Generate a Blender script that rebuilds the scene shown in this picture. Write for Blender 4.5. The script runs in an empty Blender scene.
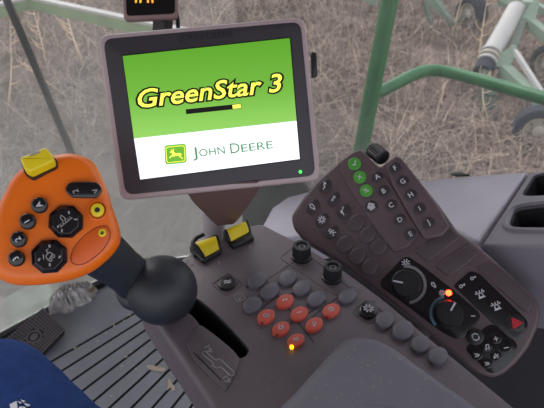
import bpy, bmesh, math, random
from mathutils import Vector, Matrix, noise
random.seed(7)
C = bpy.context.scene.collection
PI = math.pi
# ------------------------------------------------------------------ camera
F_PX = 520.0
PITCH = math.radians(35)
CAM = Vector((0, 0, 1.2))
X = Vector((1, 0, 0)); Y = Vector((0, 1, 0)); Z = Vector((0, 0, 1))
FWD = Vector((0, math.cos(PITCH), -math.sin(PITCH)))
DOWN = Vector((0, -math.sin(PITCH), -math.cos(PITCH)))
cd = bpy.data.cameras.new('camera'); cam = bpy.data.objects.new('camera', cd); C.objects.link(cam)
cam.location = CAM; cam.rotation_euler = (PI/2 - PITCH, 0, 0)
cd.sensor_width = 36; cd.lens = 36*F_PX/544; cd.clip_start = 0.01; cd.clip_end = 300
cd.dof.use_dof = True; cd.dof.focus_distance = 0.62; cd.dof.aperture_fstop = 13
bpy.context.scene.camera = cam
R_ = Vector((1, 1, 0)).normalized()      # towards the right side of the cab
F_ = Vector((-1, 1, 0)).normalized()     # towards the front of the cab

def ray(px, py):
    return X*((px-272)/F_PX) + FWD + DOWN*((py-204)/F_PX)
def at(px, py, d): return CAM + ray(px, py)*d

class Plane:
    def __init__(s, o, n, u):
        s.o = Vector(o); s.n = Vector(n).normalized()
        u = Vector(u); s.u = (u - s.n*u.dot(s.n)).normalized(); s.v = s.n.cross(s.u)
        s.mpp = (s.o-CAM).dot(FWD)/F_PX
    def hit(s, px, py, h=0):
        r = ray(px, py); o = s.o + s.n*h
        t = (o-CAM).dot(s.n)/r.dot(s.n)
        return CAM + r*t
    def uv(s, px, py, h=0):
        p = s.hit(px, py, h)-s.o
        return (p.dot(s.u), p.dot(s.v))
    def uvs(s, pts, h=0): return [s.uv(x, y, h) for x, y in pts]
    def w(s, u, v, h=0): return s.o + s.u*u + s.v*v + s.n*h
    def scale_at(s, px, py): return (s.hit(px, py)-CAM).dot(FWD)/F_PX

def facing(px, py, d, roll=0, tu=0, tv=0):
    """plane through the point at (px,py), facing the operator, turned by roll and tilted"""
    o = at(px, py, d); n = -ray(px, py).normalized()
    r = math.radians(roll)
    u = X*math.cos(r) - DOWN*math.sin(r)
    u = (u - n*u.dot(n)).normalized(); v = n.cross(u)
    n2 = Matrix.Rotation(math.radians(tu), 3, u) @ n
    M = Matrix.Rotation(math.radians(tv), 3, v)
    return Plane(o, M @ n2, M @ u)

# ------------------------------------------------------------------ mesh helpers
class MB:
    def __init__(s): s.v = []; s.f = []; s.mi = []
    def add(s, vs, fs, m=0):
        k = len(s.v); s.v += [Vector(p) for p in vs]
        s.f += [tuple(i+k for i in f) for f in fs]; s.mi += [m]*len(fs)
        return s

def ccw(p):
    a = sum(p[i][0]*p[(i+1) % len(p)][1]-p[(i+1) % len(p)][0]*p[i][1] for i in range(len(p)))
    return p if a > 0 else p[::-1]
def rounded(p, it=2, k=.25):
    """corner cutting"""
    for _ in range(it):
        q = []
        for i in range(len(p)):
            a, b = p[i], p[(i+1) % len(p)]
            q += [(a[0]+(b[0]-a[0])*k, a[1]+(b[1]-a[1])*k), (a[0]+(b[0]-a[0])*(1-k), a[1]+(b[1]-a[1])*(1-k))]
        p = q
    return p
def fillet(p, r, n=5):
    """round each corner with radius-like distance r"""
    out = []
    N = len(p)
    for i in range(N):
        a, b, c = Vector(p[i-1]), Vector(p[i]), Vector(p[(i+1) % N])
        la, lc = (a-b).length, (c-b).length
        rr = min(r, la*.45, lc*.45)
        s, e = b+(a-b).normalized()*rr, b+(c-b).normalized()*rr
        for k in range(n+1):
            t = k/n
            q = s*(1-t)**2+b*2*t*(1-t)+e*t*t
            out.append((q.x, q.y))
    return out
def spline(p, n=5):
    """closed Catmull-Rom"""
    out = []; N = len(p)
    for i in range(N):
        a, b, c, d = (Vector(p[(i+j-1) % N]) for j in range(4))
        for k in range(n):
            t = k/n
            q = .5*((2*b)+(c-a)*t+(2*a-5*b+4*c-d)*t*t+(3*b-a-3*c+d)*t**3)
            out.append((q.x, q.y))
    return out
def inset(p, d):
    out = []; N = len(p)
    for i in range(N):
        a, b, c = Vector(p[i-1]), Vector(p[i]), Vector(p[(i+1) % N])
        e1 = (b-a); e2 = (c-b)
        if e1.length < 1e-9: e1 = e2
        if e2.length < 1e-9: e2 = e1
        e1.normalize(); e2.normalize()
        n1 = Vector((-e1.y, e1.x)); n2 = Vector((-e2.y, e2.x)); m = n1+n2
        if m.length < 1e-6: m = n1
        m.normalize(); k = max(.5, m.dot(n1))
        q = b+m*(d/k); out.append((q.x, q.y))
    return out
def loft(mb, pl, rings, capb=True, capt=True, m=0):
    """rings: list of (outline, h or list of h)"""
    N = len(rings[0][0]); vs = []; fs = []
    for o, h in rings:
        vs += [pl.w(u, v, h) for u, v in o]
    for j in range(len(rings)-1):
        for i in range(N):
            k = (i+1) % N
            fs.append((j*N+i, j*N+k, (j+1)*N+k, (j+1)*N+i))
    if capb: fs.append(tuple(range(N-1, -1, -1)))
    if capt: fs.append(tuple(range((len(rings)-1)*N, len(rings)*N)))
    return mb.add(vs, fs, m)
def prism(mb, pl, pts, h0, h1, bev=0, seg=4, m=0):
    pts = ccw(pts)
    if not bev: return loft(mb, pl, [(pts, h0), (pts, h1)], m=m)
    r = [(pts, h0)]
    for k in range(seg+1):
        a = PI/2*k/seg
        r.append((inset(pts, bev*(1-math.cos(a))), h1-bev+bev*math.sin(a)))
    return loft(mb, pl, r, m=m)
def ell(cu, cv, a, b, rot=0, n=28):
    c, s = math.cos(rot), math.sin(rot)
    return [(cu+a*math.cos(t)*c-b*math.sin(t)*s, cv+a*math.cos(t)*s+b*math.sin(t)*c) for t in (2*PI*i/n for i in range(n))]
def scale(p, k):
    cu = sum(q[0] for q in p)/len(p); cv = sum(q[1] for q in p)/len(p)
    return [(cu+(q[0]-cu)*k, cv+(q[1]-cv)*k) for q in p]
def dome(mb, pl, o, h0, h1, crown, edge=.86):
    """button with straight sides, a soft shoulder and a low crown"""
    o = ccw(o)
    rings = [(o, h0), (o, h1-.0006)]
    for k in (.96, edge, .6, .3): rings.append((scale(o, k), h1+crown*(1-k*k)*.95 + (0 if k < .95 else -.0002)))
    return loft(mb, pl, rings)
def tube(mb, path, r, n=12, caps=True, m=0):
    path = [Vector(p) for p in path]; N = len(path)
    rs = r if isinstance(r, (list, tuple)) else [r]*N
    vs = []; fs = []; up = None
    for i, p in enumerate(path):
        t = (path[min(i+1, N-1)]-path[max(i-1, 0)]).normalized()
        if up is None:
            up = Z if abs(t.z) < .9 else X
        a = (up - t*up.dot(t)).normalized(); b = t.cross(a); up = a
        for k in range(n):
            q = 2*PI*k/n; vs.append(p+(a*math.cos(q)+b*math.sin(q))*rs[i])
    for i in range(N-1):
        for k in range(n):
            l = (k+1) % n; fs.append((i*n+k, i*n+l, (i+1)*n+l, (i+1)*n+k))
    if caps: fs += [tuple(range(n-1, -1, -1)), tuple(range((N-1)*n, N*n))]
    return mb.add(vs, fs, m)
def bez(ps, n=10):
    """smooth open path through points"""
    ps = [Vector(p) for p in ps]; ps = [ps[0]*2-ps[1]]+ps+[ps[-1]*2-ps[-2]]; out = []
    for i in range(1, len(ps)-2):
        a, b, c, d = ps[i-1:i+3]
        for k in range(n):
            t = k/n; out.append(.5*((2*b)+(c-a)*t+(2*a-5*b+4*c-d)*t*t+(3*b-a-3*c+d)*t**3))
    out.append(ps[-2]); return out
def lathe(mb, o, ax, prof, n=32, rib=0, ribs=0, m=0):
    """prof: (radius, height) along axis; rib modulates radius where the third item is 1"""
    o = Vector(o); ax = Vector(ax).normalized(); a = (X if abs(ax.x) < .8 else Y); a = (a-ax*a.dot(ax)).normalized(); b = ax.cross(a)
    vs = []; fs = []
    for p in prof:
        for k in range(n):
            q = 2*PI*k/n; r = p[0]
            if len(p) > 2 and p[2] and k % 2: r *= 1-rib
            vs.append(o+ax*p[1]+(a*math.cos(q)+b*math.sin(q))*r)
    for i in range(len(prof)-1):
        for k in range(n):
            l = (k+1) % n; fs.append((i*n+k, i*n+l, (i+1)*n+l, (i+1)*n+k))
    fs += [tuple(range(n-1, -1, -1)), tuple(range((len(prof)-1)*n, len(prof)*n))]
    return mb.add(vs, fs, m)
def box(mb, c, ax, ay, az, hx, hy, hz, m=0):
    c = Vector(c); vs = [c+ax*(hx*i)+ay*(hy*j)+az*(hz*k) for k in (-1, 1) for j in (-1, 1) for i in (-1, 1)]
    return mb.add(vs, [(0, 2, 3, 1), (4, 5, 7, 6), (0, 1, 5, 4), (2, 6, 7, 3), (0, 4, 6, 2), (1, 3, 7, 5)], m)
def beam(mb, a, b, w, h, m=0, up=Z):
    a = Vector(a); b = Vector(b); t = (b-a).normalized(); s = t.cross(up).normalized(); q = s.cross(t)
    return box(mb, (a+b)/2, t, s, q, (b-a).length/2, w/2, h/2, m)

WL = {}
def finish_mesh(me, ang=38):
    bm = bmesh.new(); bm.from_mesh(me)
    bmesh.ops.recalc_face_normals(bm, faces=bm.faces[:])
    for f in bm.faces: f.smooth = True
    lim = math.radians(ang)
    for e in bm.edges:
        if len(e.link_faces) == 2: e.smooth = e.calc_face_angle(0) < lim
        else: e.smooth = False
    bm.to_mesh(me); bm.free()
def link(name, me, c, parent):
    o = bpy.data.objects.new(name, me); C.objects.link(o)
    if parent is not None:
        o.parent = parent; o.location = Vector(c)-WL[parent.as_pointer()]
    else: o.location = c
    WL[o.as_pointer()] = Vector(c)
    return o
def obj(name, mb, mats, parent=None, ang=38, label=None):
    lo = [min(p[i] for p in mb.v) for i in range(3)]; hi = [max(p[i] for p in mb.v) for i in range(3)]
    c = Vector([(a+b)/2 for a, b in zip(lo, hi)])
    me = bpy.data.meshes.new(name); me.from_pydata([p-c for p in mb.v], [], mb.f)
    mats = mats if isinstance(mats, (list, tuple)) else [mats]
    for m in mats: me.materials.append(m)
    me.polygons.foreach_set('material_index', mb.mi)
    finish_mesh(me, ang)
    o = link(name, me, c, parent)
    if label: o['label'] = label
    return o
def thing(name, label, cat, loc, group=None):
    o = bpy.data.objects.new(name, None); C.objects.link(o); o.location = loc; o.empty_display_size = .05
    WL[o.as_pointer()] = Vector(loc)
    return tag(o, label, cat, group)
def tag(o, label, cat, group=None, kind=None):
    o['label'] = label; o['category'] = cat
    if group: o['group'] = group
    if kind: o['kind'] = kind
    return o
def struct(name, mb, mat, label=None, cat=None, ang=38):
    o = obj(name, mb, mat, None, ang); o['kind'] = 'structure'
    if label: o['label'] = label
    if cat: o['category'] = cat
    return o
def cut(o, cutter):
    """subtract a shape (world coordinates) from an object's mesh"""
    me = bpy.data.meshes.new('cut'); me.from_pydata([p for p in cutter.v], [], cutter.f)
    bm = bmesh.new(); bm.from_mesh(me); bmesh.ops.recalc_face_normals(bm, faces=bm.faces[:]); bm.to_mesh(me); bm.free()
    t = bpy.data.objects.new('cut', me); C.objects.link(t)
    md = o.modifiers.new('b', 'BOOLEAN'); md.operation = 'DIFFERENCE'; md.solver = 'EXACT'; md.object = t
    bpy.context.view_layer.update()
    dg = bpy.context.evaluated_depsgraph_get()
    new = bpy.data.meshes.new_from_object(o.evaluated_get(dg))
    o.modifiers.clear(); o.data = new
    bpy.data.objects.remove(t); bpy.data.meshes.remove(me)
    finish_mesh(new)

# lettering
_tc = {}
def text_mesh(s, bold=0, shear=0):
    k = (s, bold, shear)
    if k not in _tc:
        cu = bpy.data.curves.new('t', 'FONT'); cu.body = s; cu.align_x = 'CENTER'; cu.align_y = 'CENTER'
        cu.size = 1; cu.offset = bold; cu.shear = shear; cu.extrude = .02; cu.resolution_u = 3
        o = bpy.data.objects.new('t', cu); C.objects.link(o); bpy.context.view_layer.update()
        me = bpy.data.meshes.new_from_object(o.evaluated_get(bpy.context.evaluated_depsgraph_get()))
        vs = [v.co.copy() for v in me.vertices]; fs = [tuple(p.vertices) for p in me.polygons]
        bpy.data.objects.remove(o); bpy.data.curves.remove(cu); bpy.data.meshes.remove(me)
        cx = (min(v.x for v in vs)+max(v.x for v in vs))/2; cy = (min(v.y for v in vs)+max(v.y for v in vs))/2
        _tc[k] = ([Vector((v.x-cx, v.y-cy, v.z)) for v in vs], fs)
    return _tc[k]
def text(mb, pl, s, cu, cv, h, size, rot=0, bold=0, shear=0, sx=1, thick=.0002):
    vs, fs = text_mesh(s, bold, shear); r = math.radians(rot); c, sn = math.cos(r), math.sin(r)
    out = []
    for v in vs:
        x, y = v.x*size*sx, v.y*size
        out.append(pl.w(cu+x*c-y*sn, cv+x*sn+y*c, h+(thick if v.z > 0 else -thick)))
    return mb.add(out, fs)
def strokes(mb, pl, cu, cv, h, size, rot, lines, w=.12, thick=.0002):
    """polyline glyph in a -1..1 box"""
    r = math.radians(rot); c, s = math.cos(r), math.sin(r)
    def T(x, y): return (cu+(x*c-y*s)*size, cv+(x*s+y*c)*size)
    for ln in lines:
        for a, b in zip(ln[:-1], ln[1:]):
            d = Vector((b[0]-a[0], b[1]-a[1])); L = d.length
            if L < 1e-6: continue
            d /= L; n = Vector((-d.y, d.x))*w; e = d*w*.6
            q = [(a[0]-e.x+n.x, a[1]-e.y+n.y), (a[0]-e.x-n.x, a[1]-e.y-n.y), (b[0]+e.x-n.x, b[1]+e.y-n.y), (b[0]+e.x+n.x, b[1]+e.y+n.y)]
            prism(mb, pl, [T(*p) for p in q], h-thick, h+thick)
    return mb
def circ(x, y, r, n=12, a0=0, a1=360):
    return [(x+r*math.cos(math.radians(a0+(a1-a0)*i/n)), y+r*math.sin(math.radians(a0+(a1-a0)*i/n))) for i in range(n+1)]

# ------------------------------------------------------------------ materials
def lin(c):
    return tuple(((x/255)/12.92 if x/255 <= .04045 else ((x/255+.055)/1.055)**2.4) for x in c)
def mat(name, rgb, rough=.5, var=.12, nscale=30, bump=0, bscale=200, spec=.5, metal=0, emit=0, coat=0, dust=0, dustc=(150, 140, 135)):
    m = bpy.data.materials.new(name); m.use_nodes = True; nt = m.node_tree; N = nt.nodes; L = nt.links
    b = N['Principled BSDF']; b.inputs['Roughness'].default_value = rough; b.inputs['Metallic'].default_value = metal
    b.inputs['Specular IOR Level'].default_value = spec; b.inputs['Coat Weight'].default_value = coat
    tc = N.new('ShaderNodeTexCoord'); nz = N.new('ShaderNodeTexNoise'); nz.inputs['Scale'].default_value = nscale; nz.inputs['Detail'].default_value = 4
    L.new(tc.outputs['Object'], nz.inputs['Vector'])
    c = lin(rgb); rp = N.new('ShaderNodeValToRGB')
    rp.color_ramp.elements[0].position = .3; rp.color_ramp.elements[1].position = .7
    rp.color_ramp.elements[0].color = (*[x*(1-var) for x in c], 1); rp.color_ramp.elements[1].color = (*[min(1, x*(1+var)) for x in c], 1)
    L.new(nz.outputs['Fac'], rp.inputs['Fac'])
    col = rp.outputs['Color']
    if dust:
        n2 = N.new('ShaderNodeTexNoise'); n2.inputs['Scale'].default_value = 260; n2.inputs['Detail'].default_value = 2
        L.new(tc.outputs['Object'], n2.inputs['Vector'])
        r2 = N.new('ShaderNodeValToRGB'); r2.color_ramp.elements[0].position = .66; r2.color_ramp.elements[1].position = .74
        r2.color_ramp.elements[0].color = (0, 0, 0, 1); r2.color_ramp.elements[1].color = (dust, dust, dust, 1)
        L.new(n2.outputs['Fac'], r2.inputs['Fac'])
        mx = N.new('ShaderNodeMix'); mx.data_type = 'RGBA'
        L.new(r2.outputs['Color'], mx.inputs[0]); L.new(col, mx.inputs[6]); mx.inputs[7].default_value = (*lin(dustc), 1)
        col = mx.outputs[2]
    L.new(col, b.inputs['Base Color'])
    if emit:
        b.inputs['Emission Color'].default_value = (*c, 1); b.inputs['Emission Strength'].default_value = emit
    if bump:
        nb = N.new('ShaderNodeTexNoise'); nb.inputs['Scale'].default_value = bscale; nb.inputs['Detail'].default_value = 3
        L.new(tc.outputs['Object'], nb.inputs['Vector'])
        bp = N.new('ShaderNodeBump'); bp.inputs['Strength'].default_value = bump; bp.inputs['Distance'].default_value = .002
        L.new(nb.outputs['Fac'], bp.inputs['Height']); L.new(bp.outputs['Normal'], b.inputs['Normal'])
    return m
M = {}
M['console'] = mat('console_plastic', (95, 84, 90), .5, .1, 25, .15, 900, dust=.35)
M['keypad'] = mat('keypad_plastic', (86, 71, 75), .45, .1, 25, .12, 900, dust=.12)
M['cushion'] = mat('armrest_rubber', (95, 92, 102), .55, .08, 18, .2, 1200, dust=.6)
M['greybtn'] = mat('grey_button', (92, 88, 97), .5, .06, 60)
M['darkkey'] = mat('dark_key', (52, 45, 50), .4, .08, 60)
M['brownkey'] = mat('brown_key', (74, 62, 67), .42, .08, 60)
M['red'] = mat('red_button', (198, 82, 66), .5, .08, 90)
M['green'] = mat('green_key', (72, 150, 52), .45, .08, 90)
M['black'] = mat('black_plastic', (30, 29, 33), .4, .1, 40)
M['blackgloss'] = mat('black_gloss', (22, 20, 24), .2, .1, 40)
M['rubber'] = mat('black_rubber', (34, 37, 45), .5, .1, 20, .1, 500)
M['void'] = mat('slot_black', (10, 10, 11), .8, .1)  # depth shade of the slot as a colour, also used for the plate groove
M['orange'] = mat('orange_plastic', (228, 106, 6), .36, .06, 14, .05, 900)
M['yellow'] = mat('yellow_plastic', (226, 200, 22), .42, .06, 40)
M['bezel'] = mat('monitor_bezel', (50, 45, 52), .5, .06, 20, .08, 1200)
M['rim'] = mat('monitor_rim', (166, 148, 150), .45, .06, 20)
M['neck'] = mat('neck_brown', (104, 80, 78), .5, .08, 20)
M['pole'] = mat('pole_grey', (178, 170, 172), .5, .08, 20)
M['white'] = mat('legend_white', (196, 196, 202), .6, .02, 20)
M['grey_legend'] = mat('legend_grey', (150, 145, 148), .6, .02, 20)
M['greyarc'] = mat('dial_arc_grey', (120, 118, 122), .5, .04, 20)
M['bluearc'] = mat('dial_arc_blue', (85, 115, 135), .5, .04, 20)
M['redlegend'] = mat('legend_red', (190, 40, 50), .5, .04, 20)
M['darkred'] = mat('legend_dark_red', (120, 30, 30), .5, .04, 20)
M['led_red'] = mat('led_red', (255, 40, 15), .4, 0, emit=22)
M['led_yellow'] = mat('led_yellow', (255, 190, 20), .4, 0, emit=3)
M['led_green'] = mat('led_green', (60, 255, 90), .4, 0, emit=2)
M['scr_white'] = mat('screen_white', (238, 244, 250), .3, 0, emit=.62)
M['scr_yellow'] = mat('screen_yellow', (245, 240, 90), .3, 0, emit=.6)
M['scr_black'] = mat('screen_black', (14, 18, 14), .3, 0, emit=.05)
M['scr_logo'] = mat('screen_logo_green', (96, 165, 48), .3, 0, emit=.6)
M['scr_letter'] = mat('screen_letter_green', (84, 146, 84), .3, 0, emit=.35)
M['scr_orange'] = mat('screen_orange', (255, 150, 50), .3, 0, emit=1.4)
M['scr_dark'] = mat('screen_dark', (8, 6, 6), .5, 0, spec=.2)
def screen_green():
    m = mat('screen_green', (96, 166, 48), .3, 0); nt = m.node_tree; b = nt.nodes['Principled BSDF']
    tc = nt.nodes.new('ShaderNodeTexCoord'); sp = nt.nodes.new('ShaderNodeSeparateXYZ'); rp = nt.nodes.new('ShaderNodeValToRGB')
    nt.links.new(tc.outputs['Generated'], sp.inputs[0]); nt.links.new(sp.outputs['Z'], rp.inputs['Fac'])
    rp.color_ramp.elements[0].color = (*lin((140, 200, 92)), 1); rp.color_ramp.elements[1].color = (*lin((84, 152, 30)), 1)
    e = rp.color_ramp.elements.new(.45); e.color = (*lin((106, 170, 54)), 1)
    nt.links.new(rp.outputs['Color'], b.inputs['Emission Color']); b.inputs['Emission Strength'].default_value = .95
    b.inputs['Base Color'].default_value = (.01, .015, .01, 1)
    for l in list(nt.links):
        if l.to_socket == b.inputs['Base Color']: nt.links.remove(l)
    return m
M['scr_green'] = screen_green()
M['sill'] = mat('sill_plastic', (188, 182, 194), .5, .06, 12, .1, 900, dust=.15)
M['tray'] = mat('tray_plastic', (118, 113, 123), .5, .06, 12, .1, 900)
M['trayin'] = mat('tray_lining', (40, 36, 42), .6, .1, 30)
M['wall'] = mat('lower_wall', (44, 40, 44), .7, .1, 20)
M['mat'] = mat('floor_mat_rubber', (140, 142, 150), .65, .1, 8, .15, 300, dust=.5, dustc=(150, 142, 135))
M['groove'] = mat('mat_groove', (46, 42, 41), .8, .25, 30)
M['seal'] = mat('rubber_seal', (22, 22, 24), .7)
M['pedal'] = mat('pedal_rubber', (104, 97, 100), .6, .1, 30)
M['pedallow'] = mat('pedal_base', (50, 46, 50), .7, .1, 30)
M['denim'] = mat('blue_denim', (30, 56, 108), .9, .16, 60, .5, 900, spec=.15)
M['shoe'] = mat('shoe_leather', (60, 48, 40), .6)
M['rag'] = mat('rag_cloth', (190, 185, 182), .95, .35, 60, .4, 500, spec=.1)
M['leaf'] = mat('dry_leaf', (190, 175, 155), .8, .15, 80)
M['leafdark'] = mat('green_leaf', (40, 52, 34), .7, .2, 80)
M['leafbrown'] = mat('brown_leaf', (120, 96, 70), .8, .2, 80)
M['rail'] = mat('rail_green', (22, 104, 50), .35, .12, 12)
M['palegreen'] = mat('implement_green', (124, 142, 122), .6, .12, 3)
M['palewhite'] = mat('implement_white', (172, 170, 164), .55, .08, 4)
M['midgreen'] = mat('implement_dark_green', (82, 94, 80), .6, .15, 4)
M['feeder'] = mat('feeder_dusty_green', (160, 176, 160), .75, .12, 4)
M['tyre'] = mat('tyre_rubber', (42, 46, 54), .85, .15, 8)
M['rimcream'] = mat('wheel_rim_cream', (168, 160, 146), .6, .1, 6)
M['wiper'] = mat('wiper_black', (34, 38, 38), .5, .1, 12)
M['pillar'] = mat('pillar_grey', (150, 146, 150), .5, .06, 12)

# glass carrying dust, thicker near the bottom edge
def glass(name, z0, z1, lo, hi):
    m = bpy.data.materials.new(name); m.use_nodes = True; nt = m.node_tree; N = nt.nodes; L = nt.links
    for n in list(N): N.remove(n)
    out = N.new('ShaderNodeOutputMaterial'); tr = N.new('ShaderNodeBsdfTransparent'); df = N.new('ShaderNodeBsdfDiffuse'); gl = N.new('ShaderNodeBsdfGlossy')
    gl.inputs['Roughness'].default_value = .04
    df.inputs['Color'].default_value = (*lin((176, 176, 172)), 1); tr.inputs['Color'].default_value = (.965, .96, .955, 1)
    tl = N.new('ShaderNodeBsdfTranslucent'); tl.inputs['Color'].default_value = (*lin((176, 176, 172)), 1)
    ad = N.new('ShaderNodeMixShader'); ad.inputs[0].default_value = .5
    L.new(df.outputs[0], ad.inputs[1]); L.new(tl.outputs[0], ad.inputs[2])
    geo = N.new('ShaderNodeNewGeometry'); sp = N.new('ShaderNodeSeparateXYZ'); L.new(geo.outputs['Position'], sp.inputs[0])
    mr = N.new('ShaderNodeMapRange'); mr.interpolation_type = 'SMOOTHSTEP'
    mr.inputs['From Min'].default_value = z0; mr.inputs['From Max'].default_value = z1; mr.inputs['To Min'].default_value = hi; mr.inputs['To Max'].default_value = lo
    L.new(sp.outputs['Z'], mr.inputs['Value'])
    nz = N.new('ShaderNodeTexNoise'); nz.inputs['Scale'].default_value = 9; nz.inputs['Detail'].default_value = 5; L.new(geo.outputs['Position'], nz.inputs['Vector'])
    m2 = N.new('ShaderNodeMapRange'); m2.inputs['From Min'].default_value = .3; m2.inputs['From Max'].default_value = .7; m2.inputs['To Min'].default_value = .82; m2.inputs['To Max'].default_value = 1.15
    L.new(nz.outputs['Fac'], m2.inputs['Value'])
    mu = N.new('ShaderNodeMath'); mu.operation = 'MULTIPLY'; mu.use_clamp = True; L.new(mr.outputs[0], mu.inputs[0]); L.new(m2.outputs[0], mu.inputs[1])
    mx = N.new('ShaderNodeMixShader'); L.new(mu.outputs[0], mx.inputs[0]); L.new(tr.outputs[0], mx.inputs[1]); L.new(ad.outputs[0], mx.inputs[2])
    fr = N.new('ShaderNodeFresnel'); fr.inputs['IOR'].default_value = 1.3
    m3 = N.new('ShaderNodeMixShader'); L.new(fr.outputs[0], m3.inputs[0]); L.new(mx.outputs[0], m3.inputs[1]); L.new(gl.outputs[0], m3.inputs[2])
    L.new(m3.outputs[0], out.inputs['Surface'])
    return m
M['glassf'] = glass('front_glass', .15, .85, .17, .62)
M['glasss'] = glass('side_glass', .3, .75, .085, .42)

# ------------------------------------------------------------------ the cab shell
HZ = Plane((0, 0, 0), Z, X)                       # floor plane in x/y
def on_floor(px, py):
    r = ray(px, py); p = CAM+r*(-1.2/r.z); return Vector((p.x, p.y))
BEND = on_floor(126, 270)                          # the front glass curves here towards the side
CORNER = Vector((-.1, 1.40))                       # where front and side glass meet
FRONT0 = Vector((-1.7, -1.7+BEND.y-BEND.x))
def front_line(off=0):
    '''plan curve of the front glass, moved off metres into the cab'''
    b1 = BEND+(FRONT0-BEND).normalized()*.16; b2 = BEND+(CORNER-BEND).normalized()*.16
    p = [FRONT0]+[b1*(1-t)**2+BEND*2*t*(1-t)+b2*t*t for t in (i/10 for i in range(11))]+[CORNER]
    out = []
    for i, q in enumerate(p):
        d = (p[min(i+1, len(p)-1)]-p[max(i-1, 0)]).normalized(); out.append(q+Vector((d.y, -d.x))*off)
    return out
fl = [tuple(p) for p in front_line()]+[(1.45, -.15), (.2, -1.4), (-1.7, -1.4)]
mb = MB(); prism(mb, HZ, fl, -.06, 0); struct('floor', mb, M['mat'], 'grey cab floor plate', 'floor')
# front glass y - x = 1.815, side glass x + y = 1.30
def wallbox(mb, a, b, z0, z1, th, zb0=None, zb1=None):
    a = Vector((*a, 0)); b = Vector((*b, 0)); n = (b-a).normalized().cross(Z)*th
    zs = (z0, z0, z1, z1)
    vs = [a+Z*z0, b+Z*(zb0 if zb0 is not None else z0), b+Z*(zb1 if zb1 is not None else z1), a+Z*z1]
    vs += [p+n for p in vs]
    return mb.add(vs, [(0, 1, 2, 3), (7, 6, 5, 4), (0, 4, 5, 1), (1, 5, 6, 2), (2, 6, 7, 3), (3, 7, 4, 0)])
def curved_wall(o0, o1, z0, z1):
    a, b = front_line(o0), front_line(o1); q = [tuple(p) for p in a]+[tuple(p) for p in b[::-1]]
    return prism(MB(), HZ, q, z0, z1)
mb = curved_wall(0, .006, .03, 1.9); struct('window_1', mb, M['glassf'], 'dusty front window of the cab', 'window')
mb = MB(); wallbox(mb, CORNER, (1.45, -.15), .0, 1.9, -.006); struct('window_2', mb, M['glasss'], 'dusty side window behind the keypad', 'window')
mb = curved_wall(.002, .022, 0, .026); struct('trim_1', mb, M['seal'], 'black rubber seal under the front window', 'seal')
# cab roof and the wall behind the seat
mb = MB(); prism(mb, HZ, [tuple(p) for p in front_line(-.05)]+[(1.5, -.2), (.2, -1.5), (-1.8, -1.5)], 1.9, 1.98); struct('ceiling', mb, mat('roof_lining', (170, 165, 162), .8), 'grey cab roof lining', 'ceiling')

# ribbed floor mat
FM = Plane((0, 0, 0), Z, R_)                       # u right, v forward
def fuv(px, py): return FM.uv(px, py)
v_edge = FM.uv(100, 285)[1]
g0 = FM.uv(90, 341)[1]; gp = (FM.uv(90, 341)[1]-FM.uv(148, 408)[1])
mat_root = thing('floor_mat', 'grey ribbed rubber mat covering the cab floor', 'mat', (-.3, .5, 0))
mb = MB(); us, ue = -1.1, .62
GP = .0485
def groove_line(p, q):
    (u1, v1), (u2, v2) = FM.uv(*p, .012), FM.uv(*q, .012); m = (v2-v1)/(u2-u1); return m, v1-m*u1
gm0, gc0 = groove_line((50.1, 362.3), (118, 323)); gm4, gc4 = groove_line((90.5, 403.8), (149.2, 355))
def groove_v(i, u): return gc0+(gc4-gc0)*i/4+(gm0+(gm4-gm0)*i/4)*u
us, ue = -.3, .62
NG = 11
def section(u):
    sec = [(v_edge-.03, 0), (v_edge-.03, .012), (groove_v(0, u)+.012, .012)]
    for i in range(NG):
        g = groove_v(i, u); sec += [(g+.0038, .012), (g+.0028, .004), (g-.0028, .004), (g-.0038, .012)]
    g = groove_v(NG-1, u); return sec+[(g-.02, .012), (g-.02, 0)]
sa, sb = section(us), section(ue); n = len(sa)
vs = [FM.w(us, v, h) for v, h in sa]+[FM.w(ue, v, h) for v, h in sb]
fs = []; mi = []
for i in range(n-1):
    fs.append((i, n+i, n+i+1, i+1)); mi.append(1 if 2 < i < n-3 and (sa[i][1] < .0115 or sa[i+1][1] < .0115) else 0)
fs += [tuple(range(n)), tuple(range(2*n-1, n-1, -1))]; mi += [0, 0]
mb.v = vs; mb.f = fs; mb.mi = mi

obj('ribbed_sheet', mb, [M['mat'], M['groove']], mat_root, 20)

# ------------------------------------------------------------------ outside: field
def field_mat():
    m = mat('field_soil', (142, 128, 118), .95, .3, .8, spec=.1); nt = m.node_tree; N = nt.nodes; L = nt.links; b = N['Principled BSDF']
    geo = N.new('ShaderNodeNewGeometry')
    a = N.new('ShaderNodeTexNoise'); a.inputs['Scale'].default_value = 1.1; a.inputs['Detail'].default_value = 8; a.inputs['Roughness'].default_value = .7
    L.new(geo.outputs['Position'], a.inputs['Vector'])
    rp = N.new('ShaderNodeValToRGB'); el = rp.color_ramp.elements
    el[0].position = .36; el[0].color = (*lin((76, 68, 62)), 1); el[1].position = .64; el[1].color = (*lin((150, 133, 124)), 1)
    e = el.new(.5); e.color = (*lin((112, 98, 91)), 1)
    L.new(a.outputs['Fac'], rp.inputs['Fac']); L.new(rp.outputs['Color'], b.inputs['Base Color'])
    return m
GZ = -1.8
mb = MB(); nn = 60
for j in range(nn+1):
    for i in range(nn+1):
        x = -30+60*i/nn; y = -10+60*j/nn
        mb.v.append(Vector((x, y, GZ+.05*noise.noise((x*.7, y*.7, 0)))))
mb.f = [(j*(nn+1)+i, j*(nn+1)+i+1, (j+1)*(nn+1)+i+1, (j+1)*(nn+1)+i) for j in range(nn) for i in range(nn)]; mb.mi = [0]*len(mb.f)
struct('ground', mb, field_mat(), 'dry fallow field outside the cab', 'ground')
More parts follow.
